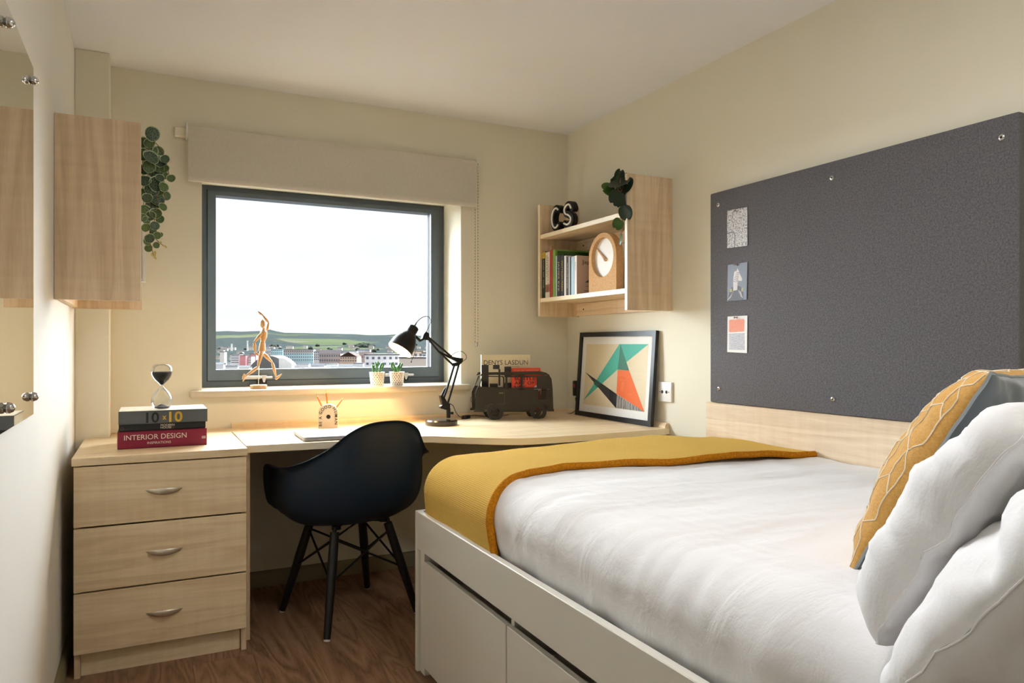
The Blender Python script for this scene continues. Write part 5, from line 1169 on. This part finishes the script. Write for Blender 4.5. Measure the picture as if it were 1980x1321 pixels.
for i, (a, b) in enumerate(((0.05, 0.12), (0.075, 0.12), (0.04, 0.12))):
    part('caption_print', MB().box(xs+a, xs+b, ya-0.0008, ya-0.0006, 1.405-i*0.011, 1.4075-i*0.011), plain('brown_caption', (110, 86, 74), 0.5), t, sm=False)
tag(part('page_tab', MB().box(0, 0.0005, 0, 0.006, 0, 0.02), plain('orange_tab', (220, 90, 40), 0.5), sm=False, local=True, base=(SX+0.016, atx(1066, 480, SX+0.012).y-0.003, 1.6125)), 'tiny orange paper tab sticking up from the red book', 'bookmark')

# cork clock
ck = thing('cork_clock', (1.92, 2.85, 1.3655), 'arched cork clock with a round white face and wooden hand', 'clock')
k = N('cork'); vo = k.n('TexVoronoi', Scale=420.0); k.l(k.coord(), vo.inputs['Vector'])
k.l(k.ramp(vo.outputs['Color'], [(0.1, lin((182, 138, 92))), (0.5, lin((200, 158, 110))), (0.9, lin((212, 172, 124)))]), k.b.inputs['Base Color']); k.b.inputs['Roughness'].default_value = 0.9
cork = k.m
CXF = 1.893; cyc, crr, czb, czt = 2.848, 0.114, 1.3655, 1.638
zc0 = czt-crr
ou = [(-crr, 0.004), (-crr+0.004, 0), (crr-0.004, 0), (crr, 0.004)]
nA = 44
ring_o = []; ring_i = []
fr_c = zc0-czb; ir = 0.092
for i in range(nA):
    a = 2*PI*i/nA; c_, s_ = math.cos(a), math.sin(a)
    if s_ >= 0: q = (crr*c_, fr_c+crr*s_)
    else:
        k1 = min(crr/max(1e-6, abs(c_)), fr_c/max(1e-6, -s_)); q = (c_*k1, fr_c+s_*k1)
    ring_o.append(q); ring_i.append((ir*c_, fr_c+ir*s_))
for sgn in (-1, 1):
    i = min(range(nA), key=lambda q: (ring_o[q][0]-sgn*crr)**2+ring_o[q][1]**2); ring_o[i] = (sgn*crr, 0.0)
part('body', MB().ring_prism(ring_o, ring_i, (CXF, cyc, czb), (0, -1, 0), (0, 0, 1), (0.038, 0, 0)), cork, ck, ang=0.5)
part('face', MB().lathe([(0, 0), (ir+0.002, 0), (ir+0.002, 0.002), (0, 0.002)], 48, along((CXF+0.022, cyc, zc0), (-1, 0, 0)), cap=False), plain('matt_white_face', (244, 242, 238), 0.7, vary=0.0), ck)
hb = Vector((CXF+0.014, cyc-0.004, zc0-0.010)); ha = Vector((CXF+0.014, cyc+0.064, zc0+0.048))
lw = plain('light_wood_hand', (206, 164, 118), 0.6)
part('hand', MB().tube([ha, hb], [0.0035, 0.0055], 8), lw, ck); part('hand', MB().tube([hb, hb+Vector((0, 0.022, 0.020))], [0.007, 0.005], 8), lw, ck)
part('hand_boss', MB().lathe([(0.008, 0), (0.008, 0.008)], 14, along((CXF+0.019, hb.y, hb.z), (-1, 0, 0))), lw, ck)

# CS neon-style letters
zl = 1.7035
def letter(name, label, pts, ycen, seed):
    """pts: 2-D stroke (x to the right as seen = -y)"""
    base = Vector((1.925, ycen, zl)); t = thing(name, base, label, 'sign', 'letters of the CS sign')
    W3 = [base+Vector((0, -a, b)) for a, b in pts]
    part('black_body', MB().strip(W3, 0.034, (-1, 0, 0), 0.030).lathe([(0.017, 0), (0.017, 0.03)], 16, along(W3[0], (-1, 0, 0))).lathe([(0.017, 0), (0.017, 0.03)], 16, along(W3[-1], (-1, 0, 0))), black_p, t, sm=False)
    part('white_tube', MB().tube([p+Vector((-0.033, 0, 0)) for p in W3], 0.0048, 8), plain('white_tube', (240, 240, 234), 0.4), t)
Cp = catmull([(0.052+0.036*math.cos(a), 0, 0.068+0.048*math.sin(a)) for a in [math.radians(50+26*i) for i in range(11)]], 3)
letter('letter_sign', 'black letter C with a white tube line, left of the S', [(p.x*1.08, p.z*1.05-0.001) for p in Cp], 3.335, 0)
Sp = catmull([(0.082, 0, 0.092), (0.066, 0, 0.112), (0.040, 0, 0.112), (0.022, 0, 0.094), (0.032, 0, 0.074), (0.058, 0, 0.064), (0.078, 0, 0.048), (0.074, 0, 0.028), (0.048, 0, 0.020), (0.020, 0, 0.030)], 4)
letter('letter_sign', 'black letter S with a white tube line, right of the C', [(p.x*1.1, p.z*1.06-0.002) for p in Sp], 3.215, 1)

def leaf_mesh(L, W, cup=0.12, notch=0.0, n=7, seg=10, pt=1.0):
    """one leaf in the xy plane, stem at origin, tip along +y; cupped and folded a little"""
    m = MB(); rows = []
    for j in range(seg+1):
        t = j/seg; wd = W*math.sin(PI*min(1, t**0.85*0.96+0.02))**(0.6*pt)
        for i in range(n):
            s = -1+2*i/(n-1); y = L*t-notch*L*(t**4)*(1-abs(s)**0.8)+0.10*L*0
            if notch: y = L*(t*(1+0.0)-notch*(t**5)*(1-abs(s))**1.5)
            m.v.append(Vector((s*wd/2, y, cup*L*(s*s*0.5+0.35*(t-0.4)**2))))
    for j in range(seg):
        for i in range(n-1): a = j*n+i; m.f.append((a, a+1, a+n+1, a+n))
    return m
def leaf_at(me, parent, p, tip, nrm_, scale, mats=None):
    """copy of a leaf; p = world base point, tip = direction, nrm_ = facing"""
    y = Vector(tip).normalized(); z = Vector(nrm_); z = (z-y*z.dot(y)).normalized(); x = y.cross(z)
    M = frame(p, x, y, z) @ Matrix.Scale(scale, 4)
    o = bpy.data.objects.new('leaf', me); C.objects.link(o); o.parent = parent; o.matrix_local = WM[parent.name].inverted() @ M; return o
def leaf_data(m, mat):
    me = bpy.data.meshes.new('leaf'); me.from_pydata([tuple(p) for p in m.v], [], m.f); me.update(); smooth(me, 3); me.materials.append(mat); return me
def veined(name, c1, c2, c3):
    k = N(name); co = k.coord((1, 1, 1)); sx = k.n('SeparateXYZ'); k.l(co, sx.inputs[0])
    ab = k.n('Math', operation='ABSOLUTE'); k.l(sx.outputs[0], ab.inputs[0])
    ml = k.n('Math', operation='MULTIPLY_ADD'); ml.inputs[1].default_value = -0.9; k.l(ab.outputs[0], ml.inputs[0]); k.l(sx.outputs[1], ml.inputs[2])
    sn = k.n('Math', operation='MULTIPLY'); sn.inputs[1].default_value = 9.0; k.l(ml.outputs[0], sn.inputs[0])
    si = k.n('Math', operation='SINE'); 
    s2 = k.n('Math', operation='MULTIPLY'); s2.inputs[1].default_value = 6.2; k.l(sn.outputs[0], s2.inputs[0]); k.l(s2.outputs[0], si.inputs[0])
    k.l(k.ramp(si.outputs[0], [(0.2, lin(c1)), (0.9, lin(c2))]), k.b.inputs['Base Color']); k.b.inputs['Roughness'].default_value = 0.4
    tr = k.b.inputs.get('Transmission Weight')
    MATS[name] = k.m; return k.m
# left trailing plant (round variegated leaves)
def varieg(name, c1, c2, rimc_):
    k = N(name); co = k.coord(); n1 = k.n('TexVoronoi', Scale=7.0, feature='DISTANCE_TO_EDGE'); k.l(co, n1.inputs['Vector'])
    inner = k.ramp(n1.outputs['Distance'], [(0.03, lin(c2)), (0.14, lin(c1))])
    ln = k.n('VectorMath', operation='DISTANCE'); ln.inputs[1].default_value = (0, 0.5, 0.03); k.l(co, ln.inputs[0])
    ed = k.ramp(ln.outputs['Value'], [(0.44, (0, 0, 0, 1)), (0.49, (1, 1, 1, 1))])
    mx = k.n('Mix', data_type='RGBA'); k.l(ed, mx.inputs[0]); k.l(inner, mx.inputs[6]); mx.inputs[7].default_value = lin(rimc_)
    k.l(mx.outputs[2], k.b.inputs['Base Color']); k.b.inputs['Roughness'].default_value = 0.45; return k.m
rl = leaf_mesh(1.0, 1.0, 0.16, 0.0, 9, 12, 0.8)
lfA = leaf_data(rl, varieg('round_leaf_dark', (42, 66, 44), (96, 116, 90), (188, 196, 160)))
lfB = leaf_data(rl, varieg('round_leaf_green', (66, 92, 48), (112, 134, 84), (196, 200, 160)))
lfC = leaf_data(leaf_mesh(1.0, 0.55, 0.16, 0.0, 5, 7, 1.0), varieg('young_leaf_yellow', (196, 184, 104), (206, 180, 120), (226, 214, 160)))
PYL = 2.80
plL = thing('trailing_plant', (-0.06, PYL+0.06, 1.675), 'trailing plant with round variegated leaves on the left shelf', 'plant')
part('pot', MB().lathe([(0, 0), (0.045, 0), (0.052, 0.09), (0.052, 0.1), (0.046, 0.1), (0.044, 0.085), (0, 0.085)], 28, Matrix.Translation((-0.082, PYL+0.06, 1.6755)), cap=False), plain('white_pot', (220, 216, 208), 0.4), plL)
LP = lambda zx, zy, dy=0.0: aty(260+zx/5.08, 240+zy/5.08, PYL+dy)
stm = plain('reddish_stem', (132, 84, 62), 0.6)
for pts in (((60, 180), (130, 150), (175, 160), (240, 220), (300, 330), (340, 500)), ((60, 200), (120, 400), (140, 640), (150, 880), (150, 1080), (160, 1190), (190, 1290)), ((80, 220), (190, 480), (220, 700), (200, 900), (190, 1090), (230, 1150), (290, 1200)), ((70, 210), (210, 360), (290, 560), (300, 720), (270, 840)), ((60, 200), (80, 500), (90, 800), (100, 1000))):
    w3 = [Vector((-0.075, PYL+0.06, 1.765))]+[LP(a, b, 0.01) for a, b in pts]; part('stem', MB().tube(catmull(w3, 5), 0.0013, 5), stm, plL)
leaves = [(172, 97, 58, 0), (95, 185, 50, 1), (150, 190, 44, 1), (235, 270, 44, 1), (300, 345, 36, 0), (360, 535, 34, 1), (160, 330, 60, 0), (165, 260, 50, 1), (85, 300, 48, 1), (255, 370, 52, 0), (290, 440, 40, 1), (195, 455, 66, 0), (90, 450, 40, 0), (100, 560, 48, 0), (290, 505, 34, 1), (250, 530, 34, 0), (215, 590, 60, 0), (285, 620, 40, 1), (165, 650, 56, 0), (305, 705, 40, 1), (85, 680, 40, 1), (125, 730, 40, 0), (220, 735, 58, 0), (175, 800, 52, 0), (278, 815, 34, 1), (100, 850, 46, 1), (210, 880, 46, 1), (160, 905, 40, 0), (85, 920, 32, 1), (250, 935, 34, 1), (115, 945, 32, 1), (200, 1000, 36, 0), (115, 1020, 36, 1), (155, 1010, 26, 0), (185, 1060, 28, 0), (225, 1095, 30, 1), (255, 1090, 22, 1), (150, 1125, 38, 0), (125, 1155, 30, 1), (215, 1190, 26, 1), (140, 1220, 32, 1), (200, 395, 46, 1), (130, 570, 40, 1), (240, 660, 40, 1), (140, 420, 50, 1), (240, 430, 40, 1)]
for i, (zx, zy, rpx, kd) in enumerate(leaves):
    dy = r2.uniform(-0.022, 0.03)-(0.018 if kd == 0 else 0); r_ = rpx/5.08/F_PX*2.55*2.5
    tip = Vector((r2.uniform(-0.6, 0.6), r2.uniform(-0.35, 0.1), -1)); nn = Vector((r2.uniform(-0.4, 0.5), -1, r2.uniform(-0.1, 0.6)))
    c_ = LP(zx, zy, dy); leaf_at(lfA if kd == 0 else lfB, plL, c_-tip.normalized()*r_*0.5, tip, nn, r_)
for zx, zy in ((265, 1155), (285, 1192), (235, 1165), (200, 1245), (165, 1265), (205, 1280), (188, 1300)):
    leaf_at(lfC, plL, LP(zx, zy), (r2.uniform(-1, 1), 0, -0.6), (0, -1, 0.4), 0.014)
# white frame standing on the left shelf
wf = thing('white_box_frame', (-0.10, 2.97, 1.3455), 'white box frame standing on the left shelf, mostly hidden', 'frame')
part('rim', MB().ring_prism([(-0.232, 0), (-0.003, 0), (-0.003, 0.216), (-0.232, 0.216)], [(-0.222, 0.012), (-0.013, 0.012), (-0.013, 0.204), (-0.222, 0.204)], (0, 2.965, 1.3458), (1, 0, 0), (0, 0, 1), (0, 0.03, 0)), white_p, wf, sm=False)
part('back_board', MB().box(-0.222, -0.013, 2.985, 2.99, 1.3578, 1.5498), plain('pale_card', (222, 214, 206), 0.7), wf, sm=False)
# right trailing plant (heart shaped leaves in a black pot)
plR = thing('potted_plant', (1.915, 2.690, 1.7035), 'black potted plant with heart-shaped dark leaves on the corner shelf', 'plant')
part('pot', MB().lathe([(0, 0), (0.030, 0), (0.038, 0.07), (0.038, 0.075), (0.034, 0.075), (0.033, 0.064), (0, 0.064)], 26, Matrix.Translation((1.928, 2.692, 1.7038)), cap=False), plain('black_plastic_pot', (22, 22, 26), 0.4), plR)
hl = leaf_mesh(1.0, 0.92, 0.14, 0.16, 11, 14, 0.62)
hA = leaf_data(hl, veined('heart_leaf_dark', (20, 38, 24), (40, 62, 36), None)); hB = leaf_data(hl, veined('heart_leaf_green', (44, 78, 22), (70, 108, 40), None))
PYR = 2.668
RP = lambda zx, zy, dy=0.0: aty(1140+zx/8.26, 320+zy/8.26, PYR+dy)
for pts in (((520, 420), (530, 520), (540, 620), (530, 850), (528, 960), (540, 1030), (500, 1090), (480, 1180)), ((520, 420), (480, 330), (500, 200)), ((510, 420), (420, 400), (380, 400)), ((520, 430), (470, 400), (430, 300)), ((520, 420), (560, 300), (580, 200))):
    w3 = [Vector((1.925, 2.690, 1.767))]+[RP(a, b, -0.030) for a, b in pts]; part('stem', MB().tube(catmull(w3, 5), 0.0014, 5), stm, plR)
#         base px          tip px        dark?  depth
hleaf = [((410, 405), (185, 385), 1, -0.010), ((450, 250), (500, 60), 0, 0.01), ((430, 300), (320, 250), 1, 0.02), ((410, 300), (410, 170), 0, 0.012), ((480, 280), (470, 150), 1, 0.006), ((520, 280), (560, 110), 0, -0.01), ((590, 230), (350, 375), 0, -0.035), ((540, 330), (590, 470), 0, -0.03), ((620, 200), (560, 460), 0, -0.042), ((490, 425), (350, 630), 0, -0.034), ((520, 470), (480, 690), 0, -0.026), ((545, 640), (600, 880), 0, -0.052), ((490, 865), (400, 1020), 1, -0.048), ((490, 1100), (470, 1280), 1, -0.046), ((470, 420), (440, 320), 1, -0.015)]
for i, (a, b, kd, dy) in enumerate(hleaf):
    p, q = RP(*a, dy), RP(*b, dy-0.006); L = (q-p).length
    nn = Vector((r2.uniform(-0.5, -0.1), -1, r2.uniform(-0.2, 0.5)))
    if i in (6, 8, 13): nn = Vector((-0.9 if i != 13 else 1.0, -0.35, 0.5 if i == 6 else 0.1))
    leaf_at(hB if kd else hA, plR, p, q-p, nn, L)

# ------------------------------------------------------------------ unseen ceiling fill light, added above the view to brighten the room
cl = thing('ceiling_fill_light', (0.95, 0.95, ZC), 'unseen round ceiling fill light with opal diffuser, added to brighten the room', 'light')
part('rim', MB().lathe([(0.19, 0), (0.19, -0.035), (0.175, -0.04), (0.175, 0)], 48, Matrix.Translation((0.95, 0.95, ZC-0.001)), cap=False), white_p, cl)
part('diffuser', MB().lathe([(0.174, -0.03), (0.16, -0.048), (0.10, -0.058), (0, -0.061)], 48, Matrix.Translation((0.95, 0.95, ZC-0.001)), cap=False), emit('ceiling_fill_glow', (252, 250, 250), CEIL_FILL), cl)
